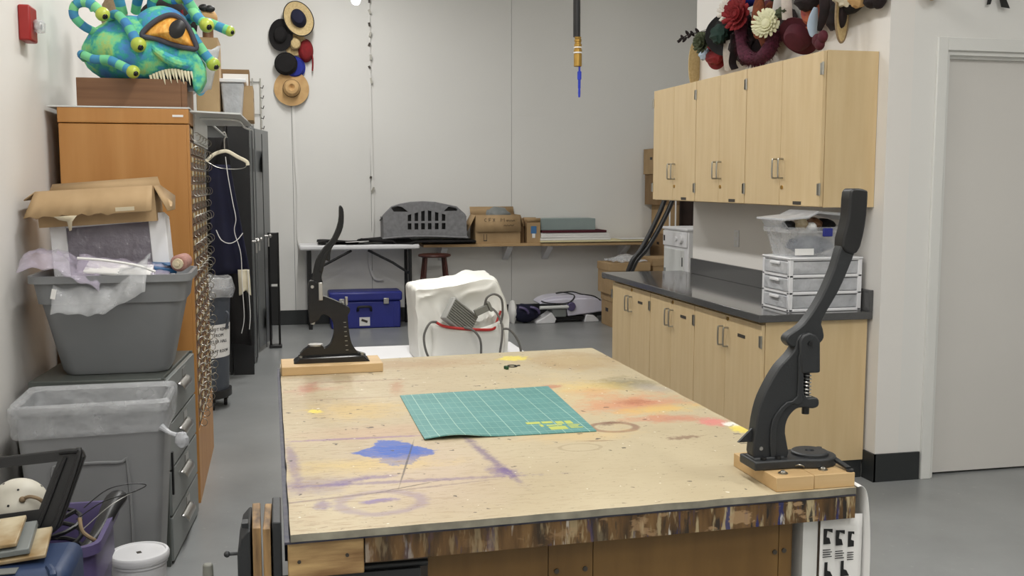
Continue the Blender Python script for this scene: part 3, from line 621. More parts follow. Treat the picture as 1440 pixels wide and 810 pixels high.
dm = MB().ex(0, .010, .004, dw - .004, .003, dh - .003).mesh('drawer', m.crate)
lm = MB().ex(.010, .0135, dw * .22, dw * .78, dh * .45, dh * .85).ex(.0135, .0145, dw * .27, dw * .73, dh * .5, dh * .8); lm.mi[6:] = [1] * 6
lm = lm.mesh('label_holder', [m.brass, m.beige])
def ringmesh(k):
    rad = .019 + .002 * k; yw = -.35 + .35 * k
    return MB().tube([(.012 + (rad + rad * math.cos(a)) * math.cos(yw), dw * (.4 + .1 * k) + (rad + rad * math.cos(a)) * math.sin(yw), dh * .42 + rad * math.sin(a) - .008) for a in [i * math.pi / 8 for i in range(16)]], .0019, 5, closed=True).mesh('ring_pull', m.nickel)
rgs = [ringmesh(k) for k in range(3)]
for r in range(NR):
    for c in range(NC):
        loc = Vector((CX1, CY0 + .033 + c * dw, .365 + r * dh)) - OFF[t]
        d = bpy.data.objects.new('drawer', dm); COL.objects.link(d); d.parent = t; d.location = loc
        for nm, me in (('label_holder', lm), ('ring_pull', rgs[(r * 7 + c * 3 + r // 3) % 3])):
            q = bpy.data.objects.new(nm, me); COL.objects.link(q); q.parent = d
solo('white_board', 'thin white sheet lying on top of the oak drawer cabinet', 'sheet', MB().ex(-1.035, -.395, 5.225, 6.32, 1.9555, 1.962), m.sheetw)
solo('wooden_tray', 'brown wooden tray box under the plush monster head', 'box',
     MB().ex(-.905, -.432, 5.24, 5.262, 1.9625, 2.095).ex(-.905, -.432, 5.62, 5.64, 1.9625, 2.095).ex(-.905, -.885, 5.262, 5.62, 1.9625, 2.095).ex(-.432, -.405, 5.24, 5.64, 1.9625, 2.085).ex(-.885, -.432, 5.262, 5.62, 1.9625, 1.975), m.crate, bev=.002)
# ---- plush one-eyed monster head, local metres about its middle
HX, HY, HZ = -.617, 5.46, 2.245
t = thing('monster_head', 'blue and green plush one-eyed monster costume head with eyed tentacles', 'costume head', (HX, HY, 2.10))
h = lambda x, z, y=0: Vector((HX + (x - 200) / 268, HY + y, HZ + (70 - z) / 268))
def bodyf(d):
    k = 1 + .05 * N(d, 2.2, 3)
    if d.x > .2 and d.z < .1: k *= 1 + .14 * (d.x - .2)
    return k
part('body', MB().sph((HX - .005, HY, HZ - .01), (.285, .235, .185), 36, 24, bodyf), m.dye, t)
part('brow', MB().sph(h(225, 45, -.05), (.14, .17, .125), 24, 16), m.dye, t)
part('jaw', MB().prism([(p[0], p[2]) for p in (h(236, 74), h(265, 69), h(274, 81), h(280, 95), h(280, 109), h(273, 124), h(265, 126), h(263, 109), h(263, 99), h(240, 96))], 'y', HY - .215, HY + .06), m.dye, t, bev=.018, seg=3)
part('cheek', MB().sph(h(252, 90, -.12), (.105, .11, .05), 20, 12), m.dye, t)
# mouth and teeth
part('mouth', MB().sph(h(243, 113, -.12), (.115, .10, .045), 20, 12), m.black, t)
for i in range(15):
    u = i / 14; x = 212 + 54 * u; zt = 106 - 8 * math.sin(min(1, u * 1.25) * math.pi * .75) ; yy = -.20 - .022 * math.sin(u * math.pi)
    a = h(x, zt - 1, yy); b = h(x + 3, zt + (12 if i % 2 else 17), yy - .004)
    part('tooth', MB().tube([a, a.lerp(b, .5), b], [.0075, .0058, .001], 7), m.tooth, t)
# big eye: domed almond, pupil, dark lids
alm = cr([h(204, 56), h(214, 43), h(228, 33), h(241, 29), h(252, 33), h(261, 44), h(267, 58), h(270, 70), h(258, 70), h(240, 66), h(222, 60)], 5, True)
cen = sum(alm, Vector()) / len(alm)
def dome(p, k): return Vector((p.x, HY - .205 - .055 * (1 - k * k) + .05 * max(0, (p.x - cen.x)) - .02 * (p.x - cen.x), p.z))
mb = MB(); n_ = len(alm); rings = [1, .85, .65, .45, .25, .05]
mb.add([dome(cen.lerp(p, k), k) for k in rings for p in alm], [(r * n_ + j, r * n_ + (j + 1) % n_, (r + 1) * n_ + (j + 1) % n_, (r + 1) * n_ + j) for r in range(5) for j in range(n_)] + [tuple(5 * n_ + j for j in range(n_))])
part('big_eye', mb, m.iris, t, ang=170)
pc = h(248, 48); pu = MB()
def ell(k, j):
    a = 2 * math.pi * j / 24; x, z = .036 * math.cos(a) * k, .047 * math.sin(a) * k
    c, s_ = math.cos(R(28)), math.sin(R(28)); q = pc + Vector((x * c - z * s_ * -1, 0, -x * s_ + z * c)); return Vector((q.x, HY - .258 - .012 * (1 - k * k), q.z))
pu.add([ell(k, j) for k in (1, .7, .35, .02) for j in range(24)], [(r * 24 + j, r * 24 + (j + 1) % 24, (r + 1) * 24 + (j + 1) % 24, (r + 1) * 24 + j) for r in range(3) for j in range(24)] + [tuple(72 + j for j in range(24))])
part('pupil', pu, m.blackp, t)
part('eyelid', MB().tube([Vector((p.x, HY - .222 + .045 * max(0, p.x - cen.x), p.z)) for p in alm], .0125, 10, closed=True), m.lid, t)
part('eye_bag', MB().tube(cr([h(212, 66, -.20), h(225, 78, -.225), h(243, 88, -.225), h(258, 90, -.20), h(270, 82, -.16)], 6), [.012 + .014 * math.sin(i / 24 * math.pi) for i in range(25)], 10), m.dye, t)
# tentacles: striped plush tubes that end in small eyes
TEN = [
    ([h(146, 50, -.10), h(132, 44, -.13), h(121, 32, -.15), h(123, 19, -.16), h(135, 15, -.17), h(147, 20, -.19), h(155, 28, -.20)], .016, .0225),
    ([h(160, 30, -.08), h(172, 28, -.16), h(184, 40, -.21), h(192, 53, -.23), h(199, 66, -.25)], .016, .024),
    ([h(128, 82, -.08), h(129, 80, -.17), h(145, 87, -.21), h(163, 88, -.23), h(178, 95, -.25), h(191, 102, -.27)], .0155, .021),
    ([h(175, 22, -.02), h(172, 5, -.05), h(168, -10, -.06), h(160, -22, -.06)], .019, .022),
    ([h(140, 18, -.02), h(134, 2, -.05), h(130, -14, -.06)], .017, .022),
    ([h(190, 18, 0), h(196, 2, -.06), h(200, -3, -.11)], .018, .026),
    ([h(215, 22, 0), h(212, 8, -.05), h(222, -3, -.07), h(238, 3, -.08), h(246, 2, -.09)], .0165, .020),
    ([h(252, 32, 0), h(262, 24, -.05), h(272, 26, -.09), h(262, 10, -.12), h(256, 0, -.12), h(252, -8, -.1)], .0165, .02),
    ([h(256, 4, -.04), h(262, 14, -.10), h(272, 28, -.14), h(281, 37, -.17)], .0175, .0235),
    ([h(268, 26, .02), h(282, 28, .0), h(296, 34, -.02), h(308, 39, -.03)], .0165, .018),
    ([h(262, 45, -.14), h(270, 60, -.17), h(280, 76, -.17), h(288, 86, -.17)], .0165, .022),
]
TEN = [(p_, a_ * 1.38, b_ * 1.5) for p_, a_, b_ in TEN]
for pts, r0, re in TEN:
    path = cr(pts, 8); mb = MB(); k = 0; L_ = len(path); seg = 5
    for s in range(0, L_ - 1, seg):
        mb.k = k % 2; sub = path[s:min(s + seg + 1, L_)]
        if len(sub) > 1: mb.tube(sub, [r0 * (.92 + .18 * (s + i) / L_) for i in range(len(sub))], 12, caps=False)
        k += 1
    q = part('tentacle', mb, [m.mong, m.monb], t)
    e = path[-1]; dr = (path[-1] - path[-3]).normalized(); ce = e + dr * re * .35
    ey = part('eye', MB().sph(ce, re, 16, 12), m.eyew, t)
    f = (dr * .55 + Vector((.25, -.85, -.25))).normalized()
    part('pupil', MB().sph(ce + f * re * .74, re * .44, 10, 8), m.blackg, ey)
    part('glint', MB().tube(cr([ce + frame(f)[0] * re * .7 + f * re * .6 + Vector((0, 0, re * .45)), ce + f * re * .85 + Vector((0, 0, re * .62)), ce - frame(f)[0] * re * .6 + f * re * .6 + Vector((0, 0, re * .5))], 4), re * .11, 5), m.white, ey)
solo('clear_envelope', 'clear plastic envelope tucked beside the monster jaw', 'envelope', MB().grid(lambda u, w_: (-.335 + .085 * u - .05 * w_, 5.34 + .04 * u, 2.245 - .215 * w_ + .03 * u + .005 * math.sin(u * 9)), 6, 8), m.frost, solid=.002)
# a doll-like hat form and dark props behind the head, resting on the tall box
# ---- boxes on the shelf boards behind the drawer cabinet
t = thing('shelf_board', 'white folded shelf board sticking out past the drawer cabinet top', 'shelf', (-.24, 5.9, 1.95))
part('board', MB().prism([(-.40, 5.30), (-.165, 5.45), (-.128, 6.56), (-.40, 6.56)], 'z', 1.945, 1.953), m.sheetw, t)
part('hanging_rail', MB().tube(cr([(-.38, 5.66, 1.935), (-.20, 5.78, 1.936), (-.17, 6.3, 1.925), (-.14, 6.56, 1.925)], 5), .006, 8), m.sheetw, t)
part('bracket', MB().ex(-.40, -.392, 5.5, 6.5, 1.80, 1.945), m.sheetw, t)
def carton(name, label, x0, x1, y0, y1, z0, z1, mat=None, flaps=(), th=.006, parent_loc=None, tape=False, hole=None, cat='box'):
    t = thing(name, label, cat, ((x0 + x1) / 2, (y0 + y1) / 2, z0))
    mt = mat or m.cardb
    if flaps == 'shut':
        part('body', MB().ex(x0, x1, y0, y1, z0, z1), mt, t, bev=.003)
        xm = (x0 + x1) / 2
        part('flap', MB().ex(x0, x1, y0, (y0 + y1) / 2 - .002, z1, z1 + .004), mt, t); part('flap', MB().ex(x0, x1, (y0 + y1) / 2 + .002, y1, z1, z1 + .004), mt, t)
    elif flaps == 'lid':
        part('body', MB().ex(x0 + .008, x1 - .008, y0 + .008, y1 - .008, z0, z1 - .02), mt, t, bev=.002)
        part('lid', MB().ex(x0, x1, y0, y1, z1 - .085, z1), mt, t, bev=.002)
    else:
        part('body', MB().ex(x0, x1, y0, y0 + th, z0, z1).ex(x0, x1, y1 - th, y1, z0, z1).ex(x0, x0 + th, y0 + th, y1 - th, z0, z1).ex(x1 - th, x1, y0 + th, y1 - th, z0, z1).ex(x0 + th, x1 - th, y0 + th, y1 - th, z0, z0 + th), mt, t)
        for sd, ln, an in flaps:      # side, length, degrees below the horizontal
            c, s_ = math.cos(R(an)) * ln, math.sin(R(an)) * ln
            q = {'f': [(x0, y0, z1), (x1, y0, z1), (x1, y0 - c, z1 - s_), (x0, y0 - c, z1 - s_)], 'b': [(x0, y1, z1), (x1, y1, z1), (x1, y1 + c, z1 - s_), (x0, y1 + c, z1 - s_)],
                 'l': [(x0, y0, z1), (x0, y1, z1), (x0 - c, y1, z1 - s_), (x0 - c, y0, z1 - s_)], 'r': [(x1, y0, z1), (x1, y1, z1), (x1 + c, y1, z1 - s_), (x1 + c, y0, z1 - s_)]}[sd]
            part('flap', MB().add(q, [(0, 1, 2, 3)]), mt, t, solid=.005)
    if hole:
        part('hand_hole', MB().ex(*hole), m.black, t)
    return t
carton('carton', 'tall upright brown carton behind the monster head', -.415, -.292, 6.0, 6.3, 1.9625, 2.395, flaps='shut')
t = thing('storage_bin', 'clear plastic storage bin with green fabric on the high shelf board', 'bin', (-.215, 6.2, 1.9535))
mb = MB(); mb.lathe([(.048, 0), (.062, .18), (.067, .185), (.067, .2), (.06, .2), (.046, .01)], (-.215, 6.2, 1.9535), n=4, sx=1, sy=1.6)
part('tub', MB().prism([(-.275, 1.9535), (-.175, 1.9535), (-.158, 2.165), (-.288, 2.165)], 'y', 6.08, 6.30), m.frost, t, bev=.01)
part('rim', MB().ex(-.298, -.148, 6.07, 6.31, 2.165, 2.185), m.whitep, t, bev=.004)
part('fabric', MB().sph((-.225, 6.19, 2.01), (.035, .08, .05), 14, 10), m.olive, t)
carton('carton', 'open brown carton with a white paper behind the clear bin', -.31, -.135, 6.32, 6.5, 1.9535, 2.262, m.cardd, flaps=())
solo('paper_card', 'white printed card standing behind the clear bin', 'paper', MB().ex(-.285, -.14, 6.312, 6.316, 2.0, 2.235), m.white)
carton('carton', 'small brown carton with hand hole at the shelf board end', -.185, -.112, 6.1, 6.45, 1.9535, 2.145, flaps='shut', hole=(-.1125, -.111, 6.24, 6.28, 2.07, 2.09))
# brown and dark hat forms hanging high behind the head
t = thing('hat_form', 'tan straw hat with black bow partly hidden behind the tentacles', 'hat', (-.33, 6.05, 2.40))
part('crown', MB().sph((-.35, 6.12, 2.52), (.055, .055, .055), 18, 12), m.tanh, t); part('bow', MB().sph((-.335, 6.07, 2.565), (.03, .015, .02), 10, 8).sph((-.365, 6.07, 2.57), (.03, .015, .02), 10, 8), m.black, t)
part('stand', MB().cyl((-.35, 6.12, 2.395), (-.35, 6.12, 2.48), .03), m.crate, t)
t = thing('dark_bonnet', 'black bonnet lined with red behind the monster head tentacles', 'hat', (-.58, 6.0, 2.0))
part('crown', MB().sph((-.56, 6.05, 2.47), (.16, .12, .14), 22, 14), m.blkfelt, t); part('lining', MB().sph((-.50, 5.955, 2.44), (.045, .03, .09), 14, 10), m.crate, t); part('ribbon', MB().tube(cr([(-.472, 5.93, 2.53), (-.465, 5.92, 2.46), (-.468, 5.93, 2.40)], 4), .010, 6, flat=.4), m.redc, t)
part('stand', MB().lathe([(.09, 1.9625), (.09, 1.98), (.02, 2.0), (.02, 2.4)], (-.56, 6.05, 0), n=16), m.crate, t)
t = thing('brown_cloth_hat', 'brown cloth hat in the corner behind the left tentacles', 'hat', (-.86, 6.0, 1.9625))
part('crown', MB().sph((-.83, 6.02, 2.50), (.07, .07, .11), 18, 12, lambda d: 1 + .12 * N(d, 3)), m.tan, t); part('stand', MB().lathe([(.08, 1.9625), (.08, 1.98), (.018, 2.0), (.018, 2.42)], (-.83, 6.02, 0), n=16), m.crate, t)
# ---- grey steel filing cabinet, turned a little, drawers to the right (local metres, origin at its near right foot)
t = thing('filing_cabinet', 'grey-green steel filing cabinet with silver cup handles under the tote', 'cabinet', (-.462, 4.36, 0), -4.5)
part('body', MB().ex(-.53, -.012, 0, .72, 0, .80), m.steel, t, bev=.004)
part('front_post', MB().ex(-.012, 0, 0, .022, .0, .80), m.steel, t); part('front_post', MB().ex(-.012, 0, .698, .72, 0, .80), m.steel, t)
part('side_seam', MB().ex(-.095, -.091, -.0012, 0, .01, .79), m.black, t)
part('screw_hole', MB().cyl((-.12, -.0013, .775), (-.12, .001, .775), .006, n=10), m.black, t); part('screw_hole', MB().cyl((-.40, -.0013, .775), (-.40, .001, .775), .006, n=10), m.black, t)
z0 = .012
for i in range(4):
    z1 = z0 + .193
    d = part('drawer', MB().ex(-.01, .010, .024, .696, z0 + .003, z1 - .003), m.steelf, t, bev=.003)
    hz_ = z0 + .115
    part('cup_handle', MB().grid(lambda u, w_: (.010 + .030 * math.sin(w_ * math.pi * .5), .33 + .11 * (u - .5) * 2 * (.55 + .45 * (1 - w_ * w_ * .3)), hz_ + .02 - .032 * (1 - math.cos(w_ * math.pi * .5))), 8, 6), m.chrome, d, solid=.003)
    part('label_holder', MB().ex(.010, .013, .36, .44, z0 + .14, z0 + .175), m.chrome, d)
    z0 = z1 + .003
part('lock_bar', MB().ex(.0105, .018, .03, .05, .30, .48), m.black, t)
# ---- grey tote on the filing cabinet and its contents
TX0, TX1, TY0, TY1, TZ0, TZ1 = -.985, -.350, 4.40, 4.86, .803, 1.225
def totemesh(x0, x1, y0, y1, z0, z1, tap, th=.006, rnd=.06):
    def ringp(z, ins):
        a, b, c, d = x0 + ins, x1 - ins, y0 + ins, y1 - ins; r = rnd; o = []
        for cx, cy, s in ((b - r, c + r, -90), (b - r, d - r, 0), (a + r, d - r, 90), (a + r, c + r, 180)):
            for k in range(5): q = R(s + 22.5 * k); o.append((cx + r * math.cos(q), cy + r * math.sin(q), z))
        return o
    H_ = z1 - z0
    prof = [(z0, tap + .012), (z0 + .02, tap), (z0 + H_ * .72, tap * .42), (z0 + H_ * .725, tap * .30), (z1 - .03, .018), (z1 - .03, .0), (z1, 0), (z1, .014), (z1 - .03, .024), (z0 + H_ * .72, tap * .42 + th), (z0 + .02, tap + th), (z0 + .012, tap + th + .01)]
    mb = MB(); vs = [p for z, i in prof for p in ringp(z, i)]; n = 20
    mb.add(vs, [(r * n + j, r * n + (j + 1) % n, (r + 1) * n + (j + 1) % n, (r + 1) * n + j) for r in range(len(prof) - 1) for j in range(n)] + [tuple(range(n)), tuple((len(prof) - 1) * n + j for j in range(n))])
    return mb
t = thing('storage_tote', 'large grey plastic tote filled with bags on the filing cabinet', 'tote', (-.66, 4.62, TZ0))
part('tub', totemesh(TX0, TX1, TY0, TY1, TZ0, TZ1, .10), m.greyt, t, ang=50)
part('filling', MB().ex(TX0 + .06, TX1 - .06, TY0 + .06, TY1 - .06, 1.05, 1.17), m.frost, t, bev=.03)
t = thing('framed_box', 'white plastic box with a smoky window tilted in the grey tote', 'box', (-.70, 4.66, 1.17))
q = Matrix.Translation((-.695, 4.68, 1.325)) @ Matrix.Rotation(R(-4.5), 4, 'Y') @ Matrix.Rotation(R(-8), 4, 'X')
fb = MB().ex(-.235, -.17, -.02, 0, -.16, .13).ex(.165, .235, -.02, 0, -.16, .13).ex(-.17, .165, -.02, 0, .095, .13).ex(-.17, .165, -.02, 0, -.16, -.12); fb.ex(-.235, .235, 0, .16, .118, .13).ex(-.235, -.225, 0, .16, -.16, .118).ex(.225, .235, 0, .16, -.16, .118).ex(-.235, .235, .15, .16, -.16, .118)
part('shell', fb.xf(q), m.whitep, t, bev=.003)
part('window', MB().ex(-.17, .165, -.012, -.008, -.12, .095).xf(q), m.smoke, t)
part('inside', MB().sph((-.03, .06, 0), (.07, .03, .035), 12, 8).xf(q), m.greyp, t); part('inside', MB().tube([(.08 + .03 * math.cos(a), .06, .02 + .03 * math.sin(a)) for a in [i * .52 for i in range(12)]], .008, 6, closed=True).xf(q), m.greyp, t)
t = thing('open_carton', 'open brown carton with torn flap on top of the tilted white box', 'box', (-.70, 4.70, 1.45))
q = Matrix.Translation((-.722, 4.62, 1.425)) @ Matrix.Rotation(R(-3.2), 4, 'Y')
cb = lambda mb: mb.xf(q)
part('body', cb(MB().ex(-.245, .225, 0, .006, 0, .15).ex(-.245, .225, .27, .276, 0, .15).ex(-.245, -.239, .006, .27, 0, .15).ex(.219, .225, .006, .27, 0, .15).ex(-.239, .219, .006, .27, 0, .006)), m.cardb, t)
fl = [(-.245, 0, .15)] + [(-.245 + .0235 * i, 0, .15) for i in range(1, 21)]
fp = [(-.246 + .0233 * i, 0, .151) for i in range(21)]; lo = [(-.285 + .0250 * i, -.072, .045 + .006 * math.sin(i * 2.3) * (i < 14)) for i in range(21)]
part('flap', cb(MB().add(fp + lo, [(i, i + 1, 22 + i, 21 + i) for i in range(20)])), m.cardb, t, solid=.005)
part('flap', cb(MB().add([(.225, .0, .15), (.225, .27, .15), (.285, .25, .10), (.30, .03, .045), (.275, -.02, .04)], [(0, 1, 2, 3, 4)])), m.cardb, t, solid=.005)
part('flap', cb(MB().add([(-.245, 0, .15), (-.245, .27, .15), (-.30, .26, .12), (-.295, .01, .118)], [(0, 1, 2, 3)])), m.cardb, t, solid=.005)
part('flap', cb(MB().add([(-.245, .276, .15), (.225, .276, .15), (.21, .33, .19), (-.24, .33, .18)], [(0, 1, 2, 3)])), m.cardb, t, solid=.005)
part('torn_paper', cb(MB().add([(-.17, -.074, .045), (-.08, -.074, .045), (-.10, -.073, .02), (-.105, -.073, -.015), (-.115, -.073, -.018), (-.12, -.073, .022), (-.15, -.073, .03)], [(0, 1, 2, 3, 4, 5, 6)])), m.beige, t, solid=.002)
part('tape', cb(MB().box((.11, -.071, .06), (.075, .003, .016), (8, 0, 0))), m.beige, t)
# plastic bags spilling over the rim
def sheet(f, nu=26, nv=14): return MB().grid(f, nu, nv)
def bagf(x0, x1, za, zb, yo, k):
    def g(u, w_):
        x = x0 + (x1 - x0) * u; a = w_ * 2.2
        y = 4.62 + yo - .27 * w_ + .02 * N((u * 4, w_ * 4, k), 1.3, k)
        z = za + .07 * math.sin(u * 2.6 + k) - (max(0, w_ - .55) ** 1.3) * zb + .025 * N((u * 5, w_ * 5, k), 1.6, k)
        return (x, y, z)
    return g
solo('plastic_bag', 'crumpled lilac-tinted plastic bag lying over the tote rim on the left', 'plastic bag', sheet(bagf(-1.0, -.70, 1.25, .16, 0, 1)), m.purplebag, solid=.003)
solo('plastic_bag', 'clear zip bag hanging down over the front of the grey tote', 'plastic bag', sheet(bagf(-.88, -.52, 1.265, .34, -.02, 4)), m.liner, solid=.003)
solo('plastic_bag', 'folded pale bag with a zip line in the middle of the tote', 'plastic bag', sheet(lambda u, w_: (-.80 + .36 * u, 4.56 - .12 * w_, 1.30 - .05 * u - .06 * w_ + .02 * N((u * 5, w_ * 3, 2), 1.5)), 24, 10), m.purplebag, solid=.004)
solo('zip_strip', 'white ridged zip strip on the folded bag', 'zip', MB().tube(cr([(-.79, 4.44, 1.295), (-.68, 4.43, 1.285), (-.56, 4.43, 1.262), (-.49, 4.43, 1.235)], 6), .006, 6), m.white)
solo('notebook', 'white plastic-wrapped pad lying on the bags in the tote', 'pad', MB().box((-.64, 4.50, 1.243), (.26, .14, .012), (14, 5, 0)), m.white, bev=.003)
solo('bag_label', 'small white label on the hanging clear bag corner', 'label', MB().box((-.868, 4.345, 1.16), (.018, .002, .04), (0, 12, 0)), m.white)
solo('blue_packet', 'shiny blue packet at the right end of the tote', 'packet', MB().box((-.47, 4.58, 1.24), (.09, .13, .02), (8, 4, 12)).box((-.44, 4.55, 1.252), (.06, .05, .006), (4, 12, 30)), m.bluepk, bev=.003)
t = thing('thread_cone', 'dusty pink thread spool at the right rim of the tote', 'thread spool', (-.40, 4.55, 1.225))
part('thread', MB().cyl((-.405, 4.50, 1.262), (-.385, 4.60, 1.268), .036, .032, 24), m.spool, t, bev=.008); part('core', MB().cyl((-.4075, 4.487, 1.261), (-.405, 4.50, 1.262), .022).cyl((-.409, 4.48, 1.261), (-.4075, 4.487, 1.261), .010), m.beige, t)
# ---- grey waste bin with liner in front of the filing cabinet
t = thing('waste_bin', 'tall grey rectangular waste bin with clear liner', 'bin', (-.69, 4.18, 0))
def rect(x0, x1, y0, y1, r, z, k=4):
    o = []
    for cx, cy, s in ((x1 - r, y0 + r, -90), (x1 - r, y1 - r, 0), (x0 + r, y1 - r, 90), (x0 + r, y0 + r, 180)):
        for i in range(k + 1): q = R(s + 90 / k * i); o.append((cx + r * math.cos(q), cy + r * math.sin(q), z))
    return o
def loft(rings, cap=True):
    n = len(rings[0]); mb = MB().add([p for r in rings for p in r], [(i * n + j, i * n + (j + 1) % n, (i + 1) * n + (j + 1) % n, (i + 1) * n + j) for i in range(len(rings) - 1) for j in range(n)])
    if cap: mb.f.append(list(range(n))); mb.mi.append(0)
    return mb
part('tub', loft([rect(-.90, -.475, 4.03, 4.30, .03, 0), rect(-.955, -.425, 3.995, 4.33, .03, .745), rect(-.965, -.418, 3.988, 4.335, .03, .745), rect(-.965, -.418, 3.988, 4.335, .03, .775), rect(-.952, -.43, 4.0, 4.325, .03, .775), rect(-.89, -.485, 4.04, 4.29, .03, .02)]), m.greyp, t)
part('embossed_panel', MB().tube(cr([(-.83, 3.9985, .50), (-.83, 3.9985, .535), (-.80, 3.9975, .555), (-.60, 3.9975, .555), (-.565, 3.9985, .53), (-.555, 4.012, .10)], 5), .006, 6), m.greyp, t)
rg = []
for z, o in ((.665, .003), (.685, .008), (.71, .005), (.735, .011), (.775, .012), (.79, .004), (.775, -.02), (.70, -.028), (.62, -.035)):
    rr = rect(-.962 - o, -.420 + o, 3.99 - o, 4.335 + o, .035, z, 8)
    k_ = max(0, (.60 - z)) * .0
    rg.append([(x + .006 * N((x * 14, y * 14, z * 22), 1, 2), y + .008 * N((x * 10, y * 14, z * 26 + x * 6), 1, 5), zz + .012 * N((x * 5, y * 5, 0), 1, 1)) for x, y, zz in rr])
part('liner', loft(rg, False), m.liner, t, solid=.002)
part('liner_knot', MB().tube(cr([(-.44, 3.99, .685), (-.41, 3.975, .665), (-.385, 3.97, .655)], 4), [.014, .012, .010, .009, .008, .008, .008, .009, .01], 8).sph((-.365, 3.97, .635), (.026, .02, .030), 12, 10, lambda d: 1 + .25 * N(d, 3)), m.frost, t)
# ================================================================ near left: purple tote, blue case, helmet, bucket
t = thing('purple_tote', 'purple plastic tote holding black gear and wires', 'tote', (-.7, 3.32, 0))
part('tub', totemesh(-.84, -.527, 3.085, 3.55, 0, .545, .05), m.purple, t, ang=50)
t = thing('hand_tool', 'curved black tool grip lying in the purple tote tied with a beige cord', 'tool', (-.56, 3.45, .5))
part('grip', MB().tube(cr([(-.525, 3.50, .575), (-.54, 3.42, .56), (-.565, 3.32, .51), (-.61, 3.22, .47)], 6), [.018, .022, .025, .026, .026, .025, .024, .023, .022, .021, .02, .019, .018, .017, .016, .016, .016, .015, .015], 12, flat=1.3), m.blackp, t)
part('tie', MB().tube(cr([(-.595, 3.20, .60), (-.585, 3.18, .565), (-.56, 3.18, .54), (-.552, 3.20, .525)], 5), .006, 8), m.tan, t)
solo('wire_loop', 'thin dark wire loop springing out of the purple tote', 'wire', MB().tube(cr([(-.60, 3.30, .60), (-.54, 3.36, .635), (-.475, 3.40, .638), (-.43, 3.42, .625), (-.47, 3.40, .61), (-.55, 3.34, .603), (-.62, 3.28, .57)], 6), .0018, 5), m.black)
solo('wire_loop', 'shiny thin wire running across the purple tote', 'wire', MB().tube(cr([(-.46, 3.42, .61), (-.53, 3.36, .585), (-.60, 3.25, .545)], 6), .0016, 5), m.chrome)
solo('cable_bundle', 'black cable coil inside the purple tote', 'cable', MB().tube([(-.70 + .085 * math.cos(i * .45), 3.32 + .11 * math.sin(i * .45), .455 + .0035 * i) for i in range(42)], .007, 6), m.black)
t = thing('blue_case', 'navy blue molded case under the packets', 'case', (-.78, 3.05, 0))
part('shell', MB().ex(-1.02, -.558, 2.80, 3.06, 0, .585), m.bluecase, t, bev=.035, seg=4)
part('rib', MB().tube(cr([(-.61, 2.84, .584), (-.595, 2.81, .577), (-.592, 2.799, .54), (-.592, 2.799, .2)], 5), .010, 8), m.bluecase, t)
part('sticker', MB().ex(-.79, -.685, 2.81, 2.85, .584, .5865), m.steelf, t)
solo('beige_strap', 'curled beige strap loop in the lower left corner', 'strap', MB().tube(cr([(-.80, 2.78, .48), (-.765, 2.78, .565), (-.73, 2.78, .575), (-.70, 2.78, .54), (-.69, 2.78, .45)], 6), .016, 8, flat=.25, up=(0, 1, 0)), m.beige)
for k, (z, lab, mt, cx) in enumerate(((.598, 'lower gilt packet lying on the blue case', m.gold, -.76), (.617, 'grey-edged picture book on the gilt packet', m.steelf, -.772), (.638, 'topmost tan and white booklet on the blue case', m.gold, -.775))):
    solo(['paper_packet', 'picture_book', 'booklet'][k], lab, 'book', MB().box((cx - .02 * k, 2.93, z + .012), (.27 - .012 * k, .14, .012 if k != 1 else .018), (14, -5, 2 - k)), mt, bev=.003)
solo('book_cover', 'white and sand cover sheet on the topmost booklet', 'cover', MB().box((-.835, 2.925, .6575), (.16, .11, .002), (14, -5, 1)), m.white)
# black leaning frame (a molded lid with a big opening)
t = thing('molded_lid', 'black molded plastic lid frame leaning over the white helmet', 'rack', (-.76, 3.1, .58))
q = Matrix.Translation((-.775, 3.04, .600)) @ Matrix.Rotation(R(-4), 4, 'Y') @ Matrix.Rotation(R(-14), 4, 'X')
pf = [(-.22, .0), (.135, .0), (.158, .018), (.236, .205), (.230, .226), (.208, .233), (-.13, .233), (-.22, .17)]
fo = part('panel', MB().prism(pf, 'y', 0, .03).xf(q), m.blackp, t, bev=.006)
cut(fo, MB().prism([(-.21, .072), (.105, .072), (.162, .20), (-.11, .202), (-.21, .14)], 'y', -.05, .08).xf(q))
part('edge_rib', MB().tube(cr([(.128, -.004, .012), (.15, -.006, .03), (.222, -.006, .208), (.21, -.006, .224), (.17, -.004, .226)], 5), .008, 8).xf(q), m.blackp, t)
part('edge_rib', MB().tube(cr([(.095, -.004, .01), (.13, -.005, .085), (.185, -.005, .21)], 5), .006, 8).xf(q), m.blackp, t)
for a_ in ((-.02, .217), (-.14, .045), (.06, .02)): part('rivet', MB().cyl((a_[0], -.003, a_[1]), (a_[0], .001, a_[1]), .004, n=8).xf(q), m.white, t)
t = thing('helmet', 'ivory perforated dome helmet with a tan cord behind the black frame', 'helmet', (-.80, 3.25, .58))
part('shell', MB().sph((-.765, 3.22, .640), (.085, .085, .085), 28, 18), m.ivory, t)
for k in range(26):
    a = k * 2.4; zz = -.5 + 1.45 * (k / 26); r_ = math.sqrt(max(0, 1 - zz * zz)); d = Vector((r_ * math.cos(a), r_ * math.sin(a), zz))
    if d.y < .3:
        p_ = Vector((-.765, 3.22, .640)) + d * .085; part('vent_hole', MB().cyl(p_ - d * .003, p_ + d * .0008, .0035, n=8), m.black, t)
part('cord', MB().tube(cr([(-.735, 3.148, .685), (-.715, 3.14, .692), (-.69, 3.145, .68), (-.67, 3.15, .65), (-.645, 3.145, .615)], 6), .0055, 8), m.tan, t); part('cord_stop', MB().sph((-.738, 3.146, .683), .0095, 10, 8), m.tan, t)
t = thing('bucket', 'small white plastic bucket with a shut lid on the floor', 'bucket', (-.497, 3.70, 0))
